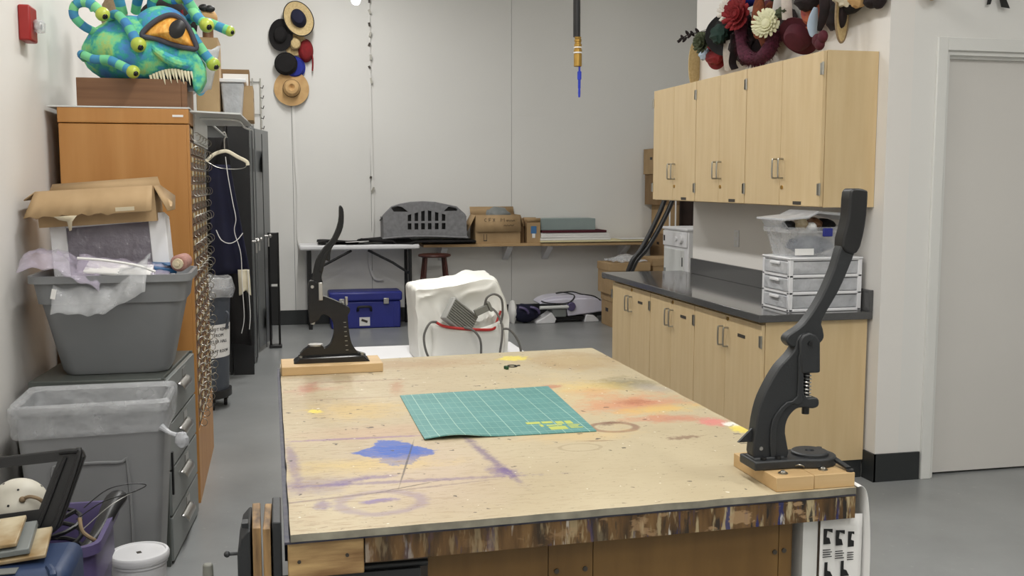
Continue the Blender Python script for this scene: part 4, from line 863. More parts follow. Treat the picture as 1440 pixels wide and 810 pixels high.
part('pail', MB().lathe([(.078, 0), (.092, .27), (.096, .27), (.096, .285), (.09, .285)], (-.497, 3.70, 0), n=36), m.whitep, t)
ld = part('lid', MB().lathe([(.10, .282), (.102, .29), (.102, .304), (.098, .31), (.09, .311), (.088, .306), (.0001, .306)], (-.497, 3.70, 0), n=40), m.whitep, t)
part('stamp', MB().box((-.497, 3.695, .3065), (.016, .02, .0012), (0, 0, 20)), m.dkplate, ld)
t = thing('bar_clamp', 'dark rubber-capped clamp bar end poking up near the vise', 'clamp', (-.17, 2.25, .58))
part('cap', MB().cyl((-.162, 2.25, .74), (-.162, 2.25, .775), .012, .0105), m.pedald, t, bev=.003); part('bar', MB().cyl((-.162, 2.25, .0), (-.162, 2.25, .745), .008), m.charcoal, t)
# ================================================================ lockers, round bin and hanging clothes on the left
LKX = -.205
t = thing('locker', 'black open locker end panel with shelf behind the round bin', 'locker', (-.6, 9.1, 0))
part('side_panel', MB().ex(-.372, LKX, 8.74, 8.76, 0, 2.09), m.lockb, t)
part('carcass', MB().ex(XL + .02, -.225, 8.90, 8.96, 0, 2.09), m.lockg, t); part('back_panel', MB().ex(-.40, -.38, 8.76, 8.90, 0, 2.09), m.lockb, t)
part('top', MB().ex(XL + .02, LKX, 8.74, 8.96, 2.09, 2.105), m.lockb, t)
LD = [('first grey locker with steel latch beside the black end panel', 8.97, 9.28), ('second grey locker with steel latch behind the first', 9.30, 9.85), ('last grey locker with door ajar before the back wall', 9.87, 10.42)]
for i, (lab, a, b) in enumerate(LD):
    t = thing('locker', lab, 'locker', (-.6, (a + b) / 2, 0))
    part('carcass', MB().ex(XL + .02, LKX - .02 + .02 * i, a, b, 0, 2.09 + .02 * i), m.lockg, t)
    x = LKX - .018 + .02 * i
    if i < 2:
        d = part('door', MB().ex(x, x + .018, a + .006, b - .006, .05, 2.06 + .02 * i), m.lockg, t, bev=.002)
    else:
        d = part('door', MB().prism([(x, a + .006), (x + .012, a), (x + .125, b - .006), (x + .105, b)], 'z', .05, 2.10), m.lockg, t, bev=.002)
        x += .055
    part('vent_slot', MB().ex(x + .012, x + .0185, a + .1, b - .1, 1.7, 1.9), m.black, d); part('vent_slot', MB().ex(x + .012, x + .0185, a + .1, b - .1, .2, .4), m.black, d)
    part('latch', MB().cyl((x + .018, a + .07, 1.10), (x + .065, a + .07, 1.10), .011).sph((x + .068, a + .07, 1.10), .02, 10, 8).bar((x + .055, a + .07, 1.10), (x + .055, a + .07, 1.0), .012, .012), m.chrome, d)
    part('edge_strip', MB().ex(x + .012, x + .019, a + .001, a + .012, .05, 2.05), m.black, d)
t = thing('folding_chair', 'folded black chair leaning upright beside the lockers', 'chair', (-.03, 10.15, 0))
for x in (-.075, .01): part('leg', MB().tube([(x, 10.15, 0), (x, 10.20, 1.12)], .011, 8), m.black, t)
part('backrest', MB().ex(-.072, .008, 10.17, 10.185, .62, 1.12), m.black, t, bev=.006); part('seat', MB().ex(-.07, .006, 10.145, 10.165, .22, .60), m.black, t, bev=.006)
part('foot', MB().ex(-.09, .03, 10.10, 10.2, 0, .03), m.blackp, t, bev=.006)
# round bin on a dolly with sign
BX, BY, BR = -.548, 7.55, .235
t = thing('round_bin', 'round blue-grey waste bin with a printed notice on a wheeled dolly', 'bin', (BX, BY, 0))
part('barrel', MB().lathe([(.185, .115), (.192, .13), (BR - .022, .80), (BR - .022, .815), (BR, .815), (BR + .004, .86), (BR - .01, .865), (BR - .018, .82), (.18, .14), (.0001, .13)], (BX, BY, 0), n=48), m.bin, t)
part('liner', MB().lathe([(BR + .005, .80), (BR + .012, .84), (BR + .007, .868), (BR - .008, .93), (BR - .02, .935), (BR - .03, .86), (BR - .05, .7)], (BX, BY, 0), n=40, fn=lambda r, z, a: (r + .005 * math.sin(a * 9 + z * 30), z + .006 * math.sin(a * 5))), m.liner, t, solid=.002)
part('handle', MB().tube(cr([(BX + .19, BY - .14, .70), (BX + .205, BY - .15, .67), (BX + .19, BY - .14, .58)], 5), .010, 8), m.bin, t)
dl = part('dolly', MB().lathe([(.19, .075), (.21, .085), (.21, .135), (.195, .135)], (BX, BY, 0), n=36), m.blackp, t)
for a in (-60, 10, 90, 180, 240):
    x, y = BX + .165 * math.cos(R(a)), BY + .165 * math.sin(R(a))
    part('caster', MB().cyl((x - .012, y, .033), (x + .012, y, .033), .033).ex(x - .02, x + .02, y - .012, y + .012, .05, .08), m.blackp, dl, bev=.003)
def wrap(mb, r0, ang0, zc, lift=.002):     # flat x/y -> around the barrel
    for i, p in enumerate(mb.v):
        z = zc + p.y; rr = .192 + (BR - .022 - .192) * (z - .13) / .67 + lift + p.z; a = ang0 + p.x / .205
        mb.v[i] = Vector((BX + rr * math.cos(a), BY + rr * math.sin(a), z))
    return mb
A0 = R(-48)
g = MB().grid(lambda u, w_: Vector((-.16 + .32 * u, -.115 + .235 * w_, 0)), 20, 4)
sg = part('notice', wrap(g, 0, A0, .49), m.white, t)
for k, (tx, sz) in enumerate((('DO NOT REMOVE', .031), ('FROM', .031), ('TYLER HALL', .031), ('CRAFT ROOM', .031))):
    tm = textmesh(tx, sz, .0006)
    for p in tm.v: p.y += [.085, .043, .0, -.07][k]; p.z += .0012
    part('lettering', wrap(tm, 0, A0, .49), m.black, sg, ang=80)
# hanger, navy dress, apron with ties
t = thing('coat_hanger', 'cream plastic coat hanger hung in front of the black locker panel', 'hanger', (-.37, 8.3, 1.75))
part('arms', MB().tube(cr([(-.515, 8.3, 1.765), (-.46, 8.3, 1.815), (-.40, 8.3, 1.84), (-.35, 8.3, 1.84), (-.28, 8.3, 1.80), (-.215, 8.3, 1.765), (-.205, 8.3, 1.735)], 6), .014, 8, flat=.6), m.cream, t)
part('hook', MB().tube(cr([(-.375, 8.3, 1.84), (-.375, 8.3, 1.93), (-.36, 8.3, 1.96), (-.375, 8.3, 1.99), (-.395, 8.3, 1.975)], 6), .005, 6), m.chrome, t)
part('wire_bar', MB().tube(cr([(-.50, 8.3, 1.755), (-.42, 8.3, 1.715), (-.30, 8.3, 1.705), (-.225, 8.3, 1.72), (-.215, 8.3, 1.76)], 6), .003, 6), m.nickel, t)
part('rail', MB().cyl((-.375, 6.5, 1.96), (-.375, 8.74, 1.965), .006), m.sheetw, t)
def drape(x0, x1, xb0, xb1, zt, zb, y, amp, k, fr=9):
    def f(u, w_):
        a = x0 + (xb0 - x0) * w_; b = x1 + (xb1 - x1) * w_
        return (a + (b - a) * u, y + amp * math.sin(u * fr + k) * (.3 + w_) + amp * .6 * N((u * 3, w_ * 3, k), 1), zt + (zb - zt) * w_ - .02 * math.cos(u * 6) * w_)
    return MB().grid(f, 40, 16)
solo('navy_dress', 'navy blue dress hanging from the cream hanger', 'dress', drape(-.50, -.34, -.50, -.205, 1.74, .87, 8.32, .022, 1), m.navy, solid=.012)
solo('black_gown', 'black gown hanging behind the navy dress', 'gown', drape(-.52, -.36, -.56, -.215, 1.955, .30, 8.48, .03, 3, 12), m.blkfelt, solid=.012)
solo('white_apron', 'cream apron hem showing below the navy dress', 'apron', drape(-.30, -.215, -.295, -.205, .92, .735, 8.30, .012, 2), m.cream, solid=.010)
solo('white_ribbon', 'long white ribbon running down the front of the navy dress', 'ribbon', MB().tube(cr([(-.37, 8.275, 1.80), (-.355, 8.27, 1.65), (-.325, 8.27, 1.45), (-.305, 8.27, 1.32), (-.318, 8.27, 1.22), (-.275, 8.265, 1.05), (-.27, 8.265, .8), (-.262, 8.265, .55), (-.285, 8.265, .42)], 6), .010, 6, flat=.3, up=(0, 1, 0)), m.white)
solo('white_ribbon', 'short white tie curving across the navy dress waist', 'ribbon', MB().tube(cr([(-.455, 8.268, 1.235), (-.42, 8.262, 1.16), (-.36, 8.26, 1.13), (-.30, 8.26, 1.155), (-.255, 8.262, 1.21)], 6), .009, 6, flat=.4, up=(0, 1, 0)), m.white)
solo('white_ribbon', 'white tie trailing beside the cream apron toward the floor', 'ribbon', MB().tube(cr([(-.225, 8.27, .92), (-.22, 8.265, .72), (-.215, 8.265, .56), (-.225, 8.265, .45)], 6), .009, 6, flat=.35, up=(0, 1, 0)), m.white)
# ================================================================ hats on the back wall
def hat(name, label, c, n, br, cr_, ch, mb_, mc_, up=(0, 0, 1), sx=1, sy=1, curl=0, dent=0, band=None, bandm=None, tipw=.7, group=None, trim=None):
    c = Vector(c); t = thing(name, label, 'hat', c, 0, group); u, v, a = frame(n, up)
    def fn(r, z, th):
        return r, z + curl * (r / br) ** 2 * (abs(math.cos(th)) ** 2) if r > cr_ * .9 else z
    if br > cr_:
        part('brim', MB().lathe([(cr_ * .7, 0), (cr_, 0), ((br + cr_) / 2, .002), (br, .006), (br, .012), ((br + cr_) / 2, .009), (cr_, .008)], c, n, 36, sx, sy, up, fn), mb_, t)
        if trim: part('binding', MB().tube([c + u * math.cos(th) * br * sx + v * math.sin(th) * br * sy + a * (.009 + curl * math.cos(th) ** 2) for th in [2 * math.pi * i / 40 for i in range(40)]], .006, 6, closed=True), trim, t)
    prof = [(cr_ * 1.0, .004), (cr_ * .97, ch * .35), (cr_ * .9, ch * .7), (cr_ * tipw, ch * .95), (cr_ * .4, ch), (.0001, ch * (1 - dent))]
    part('crown', MB().lathe(prof, c, n, 28, min(sx, 1) if sx < 1 else 1, sy if sy > 1 else 1, up), mc_, t)
    if band: part('hat_band', MB().lathe([(cr_ * 1.025, .006), (cr_ * 1.03, ch * band), (cr_ * 1.0, ch * band)], c, n, 28, min(sx, 1) if sx < 1 else 1, sy if sy > 1 else 1, up), bandm, t)
    return t
YH = YB - .02
hat('straw_hat', 'wide straw hat with navy crown at the top of the wall hats', (.29, YH - .14, 3.375), (-.1, -1, .12), .19, .10, .10, m.straw, m.navy, sx=.80, sy=1.04, up=(-.5, 0, 1), trim=m.black)
hat('black_hat', 'round black wide-brimmed hat left of the straw hats', (.10, YH - .07, 3.205), (-.35, -1, .05), .175, .09, .06, m.blkfelt, m.blkfelt, sx=.78, sy=1)
hat('straw_hat', 'plain straw hat half hidden under the black hat', (.245, YH - .045, 3.12), (.1, -1, -.1), .14, .07, .09, m.straw, m.straw, sx=.9, sy=.9, band=.2, bandm=m.crate)
t = hat('red_hat', 'red felt cap with hanging cord right of the straw hats', (.36, YH - .02, 3.05), (.2, -1, 0), .085, .08, .07, m.redc, m.redc, sy=1.5)
part('cord', MB().tube(cr([(.42, YH - .06, 3.06), (.435, YH - .06, 2.95), (.43, YH - .05, 2.83)], 5), .009, 6), m.redc, t)
hat('black_beret', 'rounded black-navy beret above the cowboy hat', (.145, YH - .085, 2.895), (-.1, -1, 0), .125, .115, .055, m.blkfelt, m.blkfelt, tipw=.8)
hat('blue_beret', 'bright blue beret behind the black beret', (.235, YH - .035, 2.865), (.1, -1, -.05), .12, .11, .05, m.bluef, m.bluef, tipw=.8)
hat('cowboy_hat', 'tan cowboy hat at the bottom of the wall hats', (.20, YH - .05, 2.635), (0, -1, .02), .195, .095, .115, m.tanh, m.tanh, sx=.98, sy=.98, curl=-.04, dent=.35, band=.16, bandm=m.blkfelt, tipw=.72)
# strips and cords on the back wall
solo('hanging_strap', 'white strap hanging down the back wall below the cowboy hat', 'strap', MB().tube(cr([(.20, YB - .03, 3.6), (.205, YB - .03, 2.9), (.215, YB - .03, 2.3), (.225, YB - .03, 1.9), (.245, YB - .05, 1.5), (.235, YB - .05, 1.1), (.26, YB - .06, .85), (.33, YB - .06, .60), (.40, YB - .05, .54)], 6), .017, 6, flat=.12, up=(1, 0, 0)), m.wall)
t = thing('clip_strip', 'narrow wall strip with metal clips beside the hanging bulb', 'strip', (1.06, YB - .02, 1.0))
part('strip', MB().tube(cr([(1.062, YB - .03, 3.95), (1.062, YB - .03, 3.0), (1.068, YB - .03, 2.3), (1.075, YB - .03, 1.7), (1.075, YB - .04, 1.1), (1.03, YB - .05, .72), (1.08, YB - .06, .52), (1.18, YB - .06, .50)], 8), .015, 6, flat=.12, up=(1, 0, 0)), m.wall, t)
for k, z in enumerate((3.62, 3.50, 3.36, 3.25, 3.14, 3.0, 2.89, 2.74, 1.66, 1.52)): part('clip', MB().box((1.068 + .012 * math.sin(k * 3), YB - .04, z), (.022, .02, .045 + .02 * math.sin(k * 3)), (0, 25 * math.sin(k * 5), 0)), m.nickel if k % 2 else m.dkplate, t)
t = thing('wire_rack', 'thin grey wire rack on the back wall above the lockers', 'rack', (-.2, YB - .04, 2.2))
for x in (-.22, -.135): part('upright', MB().cyl((x, YB - .03, 2.1), (x, YB - .03, 2.74), .007, n=6), m.nickel, t)
for z in (2.35, 2.7): part('rung', MB().cyl((-.40, YB - .03, z), (-.135, YB - .03, z), .005, n=6), m.nickel, t)
for k in range(5): part('hook', MB().tube([(-.135, YB - .03, 2.2 + .11 * k), (-.11, YB - .07, 2.19 + .11 * k), (-.10, YB - .08, 2.22 + .11 * k)], .005, 5), m.dkplate, t)
# ================================================================ back wall shelf, folding table and what they carry
SZ = .912
t = thing('wall_shelf', 'long raw wood shelf on white brackets along the back wall', 'shelf', (3.0, 11.5, SZ - .035))
part('board', MB().ex(1.60, 2.95, 11.36, YB - .014, SZ - .032, SZ), m.shelfw, t, bev=.002); part('board', MB().ex(2.953, 4.32, 11.38, YB - .014, SZ - .036, SZ - .006), m.cardb, t, bev=.002)
for x in (1.86, 2.62, 3.10, 4.05): part('bracket', MB().prism([(YB - .014, SZ - .036), (YB - .30, SZ - .036), (YB - .30, SZ - .06), (YB - .04, SZ - .21), (YB - .014, SZ - .21)], 'x', x - .035, x + .035), m.whitep, t, bev=.004)
t = thing('folding_table', 'white-topped folding table with black legs at the back wall', 'table', (.9, 11.52, 0))
part('top', MB().ex(.24, 1.545, 11.27, 11.74, .87, .924), m.whitep, t, bev=.018, seg=3)
for x in (.345, 1.44):
    for y in (11.32, 11.68): part('leg', MB().tube([(x, y, 0), (x, y, .87)], .02, 10), m.black, t)
    part('crossbar', MB().cyl((x, 11.32, .22), (x, 11.68, .22), .012), m.black, t)
part('brace', MB().tube([(.36, 11.34, .58), (.42, 11.34, .66), (.80, 11.34, .86)], .014, 8), m.black, t); part('brace', MB().tube([(1.43, 11.34, .60), (1.25, 11.34, .72), (.98, 11.34, .86)], .014, 8), m.black, t)
solo('black_fabric', 'flat black fabric spread over the folding table and shelf', 'fabric', MB().grid(lambda u, w_: (.44 + 1.75 * u, 11.30 + .40 * w_ + .03 * math.sin(u * 7), .945 + .02 * math.sin(u * 9 + w_ * 3) * (u < .6) + .012 * N((u * 8, w_ * 4, 0), 1) + (.025 if .25 < u < .48 else 0)), 60, 8), m.blkfelt, solid=.02)
solo('white_paper', 'white paper sheet lying on the black fabric', 'paper', MB().box((.86, 11.30, .958), (.25, .06, .004), (0, -2, 3)), m.white)
# grey felt facade prop
px0, px1, pz = 1.15, 2.09, .985
F = lambda pts: [(px0 + (a - 45) / 700 * .94, pz + (395 - b) / 315 * .405) for a, b in pts]
t = thing('facade_prop', 'grey felt arched prop with a row of cut-out windows', 'prop', (1.62, 11.5, .96))
out = F([(55, 395), (45, 210), (60, 185), (120, 122), (190, 100), (280, 84), (380, 80), (480, 86), (570, 106), (660, 125), (730, 190), (742, 215), (748, 390)])
fo = part('front', MB().prism(out, 'y', 11.36, 11.385), m.greyfelt, t)
cb_ = MB()
for k, x in enumerate((265, 322, 377, 433, 492, 550)):
    tz = [190, 175, 160, 158, 172, 188][k]
    q_ = F([(x - 15, 247), (x - 15, tz + (4 if k < 3 else -4)), (x + 15, tz - (4 if k < 3 else -4)), (x + 15, 247)]); cb_.prism(q_, 'y', 11.3, 11.42)
    q_ = F([(x - 16, 320), (x - 16, 265), (x + 16, 265), (x + 16, 320)]); cb_.prism(q_, 'y', 11.3, 11.42)
cb_.prism(F([(112, 128), (160, 115), (205, 125), (255, 166), (135, 164)]), 'y', 11.3, 11.42); cb_.prism(F([(552, 162), (590, 125), (640, 112), (675, 128), (665, 160)]), 'y', 11.3, 11.42)
cut(fo, cb_)
arc = F([(45, 210), (60, 185), (120, 122), (190, 100), (280, 84), (380, 80), (480, 86), (570, 106), (660, 125), (730, 190), (742, 215)])
part('roof', MB().grid(lambda u, w_: (arc[round(u * 10)][0], 11.385 + .3 * w_, arc[round(u * 10)][1] - .004 - .05 * w_), 10, 4), m.greyfelt, t, solid=.02)
part('side', MB().ex(px0 + .005, px0 + .02, 11.385, 11.68, .985, 1.22), m.greyfelt, t); part('side', MB().ex(px1 - .02, px1 - .005, 11.385, 11.68, .985, 1.22), m.greyfelt, t)
part('shade_backing', MB().prism([(1.62 + (a - 1.62) * .96, .985 + (b - .985) * .95) for a, b in out], 'y', 11.45, 11.46), m.black, t)  # black sheet standing in for the shade inside the openings
part('hem', MB().tube(cr([(px0 - .01, 11.34, .985), (1.4, 11.33, 1.005), (1.7, 11.33, 1.005), (px1 + .01, 11.34, .985)], 6), .012, 8, flat=2), m.greyfelt, t)
# boxes on the shelf
t = carton('open_carton', 'open brown carton with handwriting holding a grey item on the shelf', 2.20, 2.72, 11.40, 11.72, .913, 1.235, flaps=(('f', .19, 80), ('l', .20, 62), ('r', .14, 70), ('b', .1, -60)))
sc_ = MB()
for pts in ([(0, .03), (-.02, .02), (-.02, 0), (0, -.01)], [(.03, -.01), (.03, .03), (.055, .03)], [(.03, .01), (.05, .01)], [(.075, .03), (.10, -.01)], [(.10, .03), (.075, -.01)],
            [(.17, -.01), (.17, .03), (.19, .01), (.21, .03), (.21, -.01)], [(.23, 0), (.25, .012), (.24, -.008), (.265, .01), (.27, -.008), (.29, .01), (.30, -.006), (.325, .01), (.33, -.006)],
            [(.20, -.06), (.215, -.045), (.23, -.06), (.245, -.045), (.26, -.06), (.28, -.046), (.30, -.058), (.32, -.046)]):
    sc_.tube([(2.32 + a, 11.40 - math.cos(R(80)) * .19 * ((1.235 - (1.17 + b)) / .187) - .006, 1.17 + b) for a, b in pts], .0022, 5)
part('handwriting', sc_, m.dkplate, t, kind='stuff')
part('printed_mark', MB().ex(2.29, 2.295, 11.397, 11.40, .945, 1.02).ex(2.325, 2.33, 11.397, 11.40, .945, 1.02).ex(2.29, 2.33, 11.397, 11.40, .94, .95), m.dkplate, t)
solo('grey_bundle', 'grey plastic-wrapped bundle sticking out of the open carton', 'bundle', MB().sph((2.50, 11.58, 1.22), (.15, .1, .10), 16, 10, lambda d: 1 + .22 * N(d, 2.5)), m.steelf)
t = carton('small_carton', 'small brown carton with a blue label beside the open carton', 2.80, 2.955, 11.40, 11.6, .913, 1.15, flaps=(('f', .05, -70), ('b', .05, -80)))
part('blue_label', MB().ex(2.845, 2.91, 11.396, 11.40, 1.02, 1.105), M('blue_label', (70, 120, 170), .5), t); part('label_tail', MB().ex(2.86, 2.895, 11.396, 11.40, .97, 1.02), m.white, t)
carton('small_carton', 'narrow dark carton squeezed behind the blue-labelled carton', 2.735, 2.79, 11.5, 11.7, .913, 1.19, m.cardd, flaps='shut')
zz = .915
for k, (nm, lab, x0, x1, y0, y1, h_, mt) in enumerate((
        ('manila_pad', 'long manila pad at the bottom of the board stack on the shelf', 2.95, 4.30, 11.37, 11.7, .022, m.yellowp), ('foam_board', 'lowest white foam board of the shelf stack', 2.955, 3.80, 11.38, 11.72, .030, m.white), ('foam_board', 'middle white foam board of the shelf stack', 2.96, 3.79, 11.38, 11.72, .028, m.white), ('foam_board', 'upper white foam board just under the maroon folder', 2.965, 3.78, 11.39, 11.72, .030, m.white),
        ('maroon_folder', 'flat maroon folder on the white foam boards', 2.975, 3.75, 11.38, 11.70, .028, m.maroon), ('grey_box', 'flat grey-green box topmost on the board stack', 2.97, 3.63, 11.44, 11.72, .135, m.teal))):
    solo(nm, lab, nm.split('_')[1], MB().box(((x0 + x1) / 2, (y0 + y1) / 2, zz + h_ / 2), (x1 - x0, y1 - y0, h_ - .002), (0, 0, .5 * math.sin(k * 4))), mt, bev=.004); zz += h_
solo('paper_sheet', 'loose pale sheet at the right end of the wall shelf', 'paper', MB().box((4.12, 11.50, .943), (.38, .24, .003), (0, 0, 2)), m.white)
# stool, tool chest, floor machine
t = thing('bar_stool', 'dark cherry wooden bar stool under the wall shelf', 'stool', (1.70, 11.30, 0))
sx_, sy_ = 1.70, 11.22
part('seat', MB().lathe([(.0001, .782), (.15, .782), (.178, .79), (.182, .80), (.178, .812), (.15, .818), (.0001, .815)], (sx_, sy_, 0), n=36), m.stool, t)
for a, b in ((-1, -1), (1, -1), (1, 1), (-1, 1)): part('leg', MB().tube([(sx_ + a * .175, sy_ + b * .16, 0), (sx_ + a * .145, sy_ + b * .13, .35), (sx_ + a * .105, sy_ + b * .095, .785)], [.016, .02, .015], 10), m.stool, t)
for z, kx in ((.27, .152), (.50, .132)):
    for b in (-1, 1): part('rung', MB().cyl((sx_ - kx, sy_ + b * kx * .92, z), (sx_ + kx, sy_ + b * kx * .92, z), .009, n=8), m.stool, t)
for z, kx in ((.32, .148), (.55, .128)):
    for a in (-1, 1): part('rung', MB().cyl((sx_ + a * kx, sy_ - kx * .92, z), (sx_ + a * kx, sy_ + kx * .92, z), .009, n=8), m.stool, t)
t = thing('tool_chest', 'royal blue plastic tool chest under the folding table', 'tool chest', (.95, 11.45, 0))
part('body', MB().ex(.565, 1.325, 11.28, 11.64, 0, .30), m.blueb, t, bev=.015); part('lid', MB().ex(.545, 1.345, 11.265, 11.655, .303, .405), m.blueb, t, bev=.02)
part('rib', MB().ex(.60, .63, 11.272, 11.282, .02, .28), m.blueb, t); part('rib', MB().ex(1.25, 1.28, 11.272, 11.282, .02, .28), m.blueb, t)
part('handle', MB().tube(cr([(.85, 11.28, .20), (.855, 11.255, .21), (.86, 11.25, .24), (.93, 11.25, .245), (.99, 11.25, .24), (.995, 11.255, .21), (1.0, 11.28, .2)], 4), .014, 8), m.black, t)
part('label', MB().ex(.87, .985, 11.276, 11.28, .03, .125), m.white, t); part('label_print', MB().box((.925, 11.2745, .085), (.07, .002, .025), (0, 20, 0)), m.dkplate, t)
for x in (.68, 1.165): part('latch', MB().ex(x - .03, x + .03, 11.255, 11.27, .27, .335), m.chrome, t, bev=.004)
t = thing('folded_massager', 'folded white and lilac electric machine lying under the shelf', 'machine', (3.27, 11.3, 0))
part('body', MB().prism([(3.24, .075), (3.66, .12), (3.675, .24), (3.60, .275), (3.18, .28), (2.96, .262), (2.90, .225), (3.10, .215), (3.22, .21)], 'y', 11.22, 11.5), m.lilacw, t, bev=.012)
part('cover', MB().prism(smooth_poly([(2.90, .235), (3.0, .295), (3.2, .315), (3.45, .31), (3.58, .27), (3.4, .25), (3.0, .228)], 3), 'y', 11.24, 11.52), m.lilacw, t, bev=.015)
part('front_arm', MB().cyl((2.90, 11.20, .185), (3.24, 11.20, .188), .02), m.sheetw, t); part('pivot', MB().cyl((3.275, 11.185, .19), (3.275, 11.22, .19), .05, n=28), m.purple, t, bev=.008)
part('lower_tray', MB().ex(3.05, 3.22, 11.21, 11.45, .07, .165), m.steelf, t, bev=.01); part('base_rail', MB().ex(2.95, 3.6, 11.26, 11.46, .03, .07), m.black, t)
part('foot', MB().prism([(2.86, .0), (3.08, 0), (3.10, .05), (3.04, .13), (2.95, .07), (2.87, .03)], 'y', 11.2, 11.4), m.whitep, t, bev=.01); part('foot', MB().prism([(3.44, .0), (3.62, 0), (3.61, .03), (3.55, .08), (3.46, .09)], 'y', 11.22, 11.4), m.whitep, t, bev=.01)
part('cord', MB().tube(cr([(2.92, 11.215, .26), (3.0, 11.21, .235), (3.15, 11.205, .225), (3.26, 11.21, .24), (3.32, 11.24, .31), (3.20, 11.30, .345), (3.12, 11.30, .335), (3.3, 11.3, .35), (3.42, 11.28, .32), (3.55, 11.24, .30), (3.63, 11.22, .25)], 6), .008, 6), m.black, t)
solo('purple_bag', 'dark bag with purple handles beside the folded machine', 'bag', MB().sph((2.76, 11.34, .11), (.16, .12, .105), 18, 12, lambda d: 1 + .2 * N(d, 2.5)).xf(Matrix.Identity(4)), m.navy)
for k, x in enumerate((2.72, 2.85)): solo('purple_strap', ['left', 'right'][k] + ' of two purple straps on the dark bag', 'strap', MB().tube(cr([(x - .05, 11.24, .19), (x, 11.215, .18), (x + .04, 11.215, .15), (x + .05, 11.23, .12)], 5), .016, 8), m.purple)
solo('white_cloth', 'white cloth draped at the left of the dark bag', 'cloth', MB().sph((2.62, 11.36, .12), (.05, .1, .14), 14, 10, lambda d: 1 + .2 * N(d, 3)), m.white)
# ================================================================ alcove behind the cabinet wall
FB = [('brown bankers box at the bottom of the stack beside the base cabinets', 3.60, 4.02, 10.72, 11.12, 0, .37), ('brown bankers box on top of the stack beside the base cabinets', 3.56, 4.04, 10.70, 11.14, .372, .715)]
for i, (lab, a, b, c, d, z0, z1) in enumerate(FB): carton('bankers_box', lab, a, b, c, d, z0, z1, flaps='lid', hole=(3.565 + .04 * (1 - i), 3.571 + .04 * (1 - i), 10.87, 10.96, z0 + .16, z0 + .2))
solo('clear_film', 'clear plastic film lying on the stacked bankers boxes', 'plastic film', sheet(lambda u, w_: (3.62 + .4 * u, 10.74 + .38 * w_, .730 + .07 * math.sin(u * 3.1) * math.sin(w_ * 3.1) + .02 * N((u * 6, w_ * 6, 0), 1)), 20, 14), m.clear, solid=.003)
carton('bankers_box', 'brown file box behind the film next to the dryer', 4.08, 4.5, 10.74, 11.16, 0, .76, flaps='lid')
z0 = .0
for i, (h_, dx, lab) in enumerate(((.50, .10, 'lowest brown carton of the tall alcove stack'), (.50, .08, 'second carton up in the tall alcove stack'), (.34, .09, 'third carton up in the tall alcove stack'), (.36, .0, 'fourth carton of the alcove stack with a torn corner'), (.30, -.02, 'topmost carton of the alcove stack with a round hand hole'))):
    x0 = 4.345 + dx
    carton('carton', lab, x0, x0 + .45, 11.32, 11.74, z0, z0 + h_ - .005, m.cardb if i % 2 == 0 else m.cardd, flaps='shut', hole=(x0 - .002, x0 + .001, 11.45, 11.52, z0 + h_ - .13, z0 + h_ - .10)); z0 += h_
t = thing('clothes_dryer', 'compact white clothes dryer with a round dial behind the counter', 'dryer', (3.8, 8.67, 0))
part('cabinet', MB().ex(3.51, 4.1, 8.38, 8.96, .25, 1.185), m.whitep, t, bev=.01); part('stand', MB().ex(3.53, 4.08, 8.40, 8.94, 0, .25), m.steelf, t)
part('top_panel', MB().ex(3.495, 4.11, 8.37, 8.97, 1.175, 1.2), m.whitep, t, bev=.008)
cp = part('control_panel', MB().ex(3.498, 3.51, 8.39, 8.95, 1.03, 1.165), m.whitep, t, bev=.004)
part('dial', MB().cyl((3.498, 8.50, 1.105), (3.475, 8.50, 1.105), .042, .036, 28), m.whitep, cp); part('dial', MB().cyl((3.498, 8.62, 1.10), (3.482, 8.62, 1.10), .018), m.whitep, cp)
part('display', MB().ex(3.495, 3.499, 8.90, 8.93, 1.07, 1.12), m.black, cp)
dd = part('door', MB().ex(3.50, 3.513, 8.47, 8.93, .40, 1.005), m.sheetw, t, bev=.006); part('door_grip', MB().ex(3.494, 3.501, 8.88, 8.915, .72, .82), m.steelf, dd)
part('hinge', MB().ex(3.494, 3.501, 8.478, 8.488, .86, .94), m.black, dd)
for k, x in enumerate((3.82, 3.881)): solo('white_pipe', ['left', 'right'][k] + ' of two thin white pipes rising behind the dryer', 'pipe', MB().cyl((x, 9.6, 0), (x, 9.6, 2.2), .008, n=8), m.white)
solo('dark_curtain', 'dark brown curtain hanging behind the dryer in the alcove', 'curtain', MB().grid(lambda u, w_: (4.60 + 1.1 * u, 11.25 + .04 * math.sin(u * 28), .3 + 2.0 * w_), 60, 4), M('dark_brown_cloth', (46, 32, 26), .9, var=.2, vs=8), solid=.01)
for k in range(2):
    x = k * .075
    solo('black_hose', ['thick black hose bending down behind the counter, left of the pair', 'thick black hose bending down behind the counter, right of the pair'][k], 'hose', MB().tube(cr([(3.44 + x, 8.6, 2.3), (3.43 + x, 8.6, 1.75), (3.38 + x, 8.6, 1.48), (3.28 + x * .9, 8.6, 1.24), (3.16 + x * .7, 8.6, 1.02), (3.06 + x * .5, 8.6, .88), (3.0 + x * .4, 8.62, .6), (3.0 + x * .4, 8.65, .0)], 8), .022, 10), m.blackp)
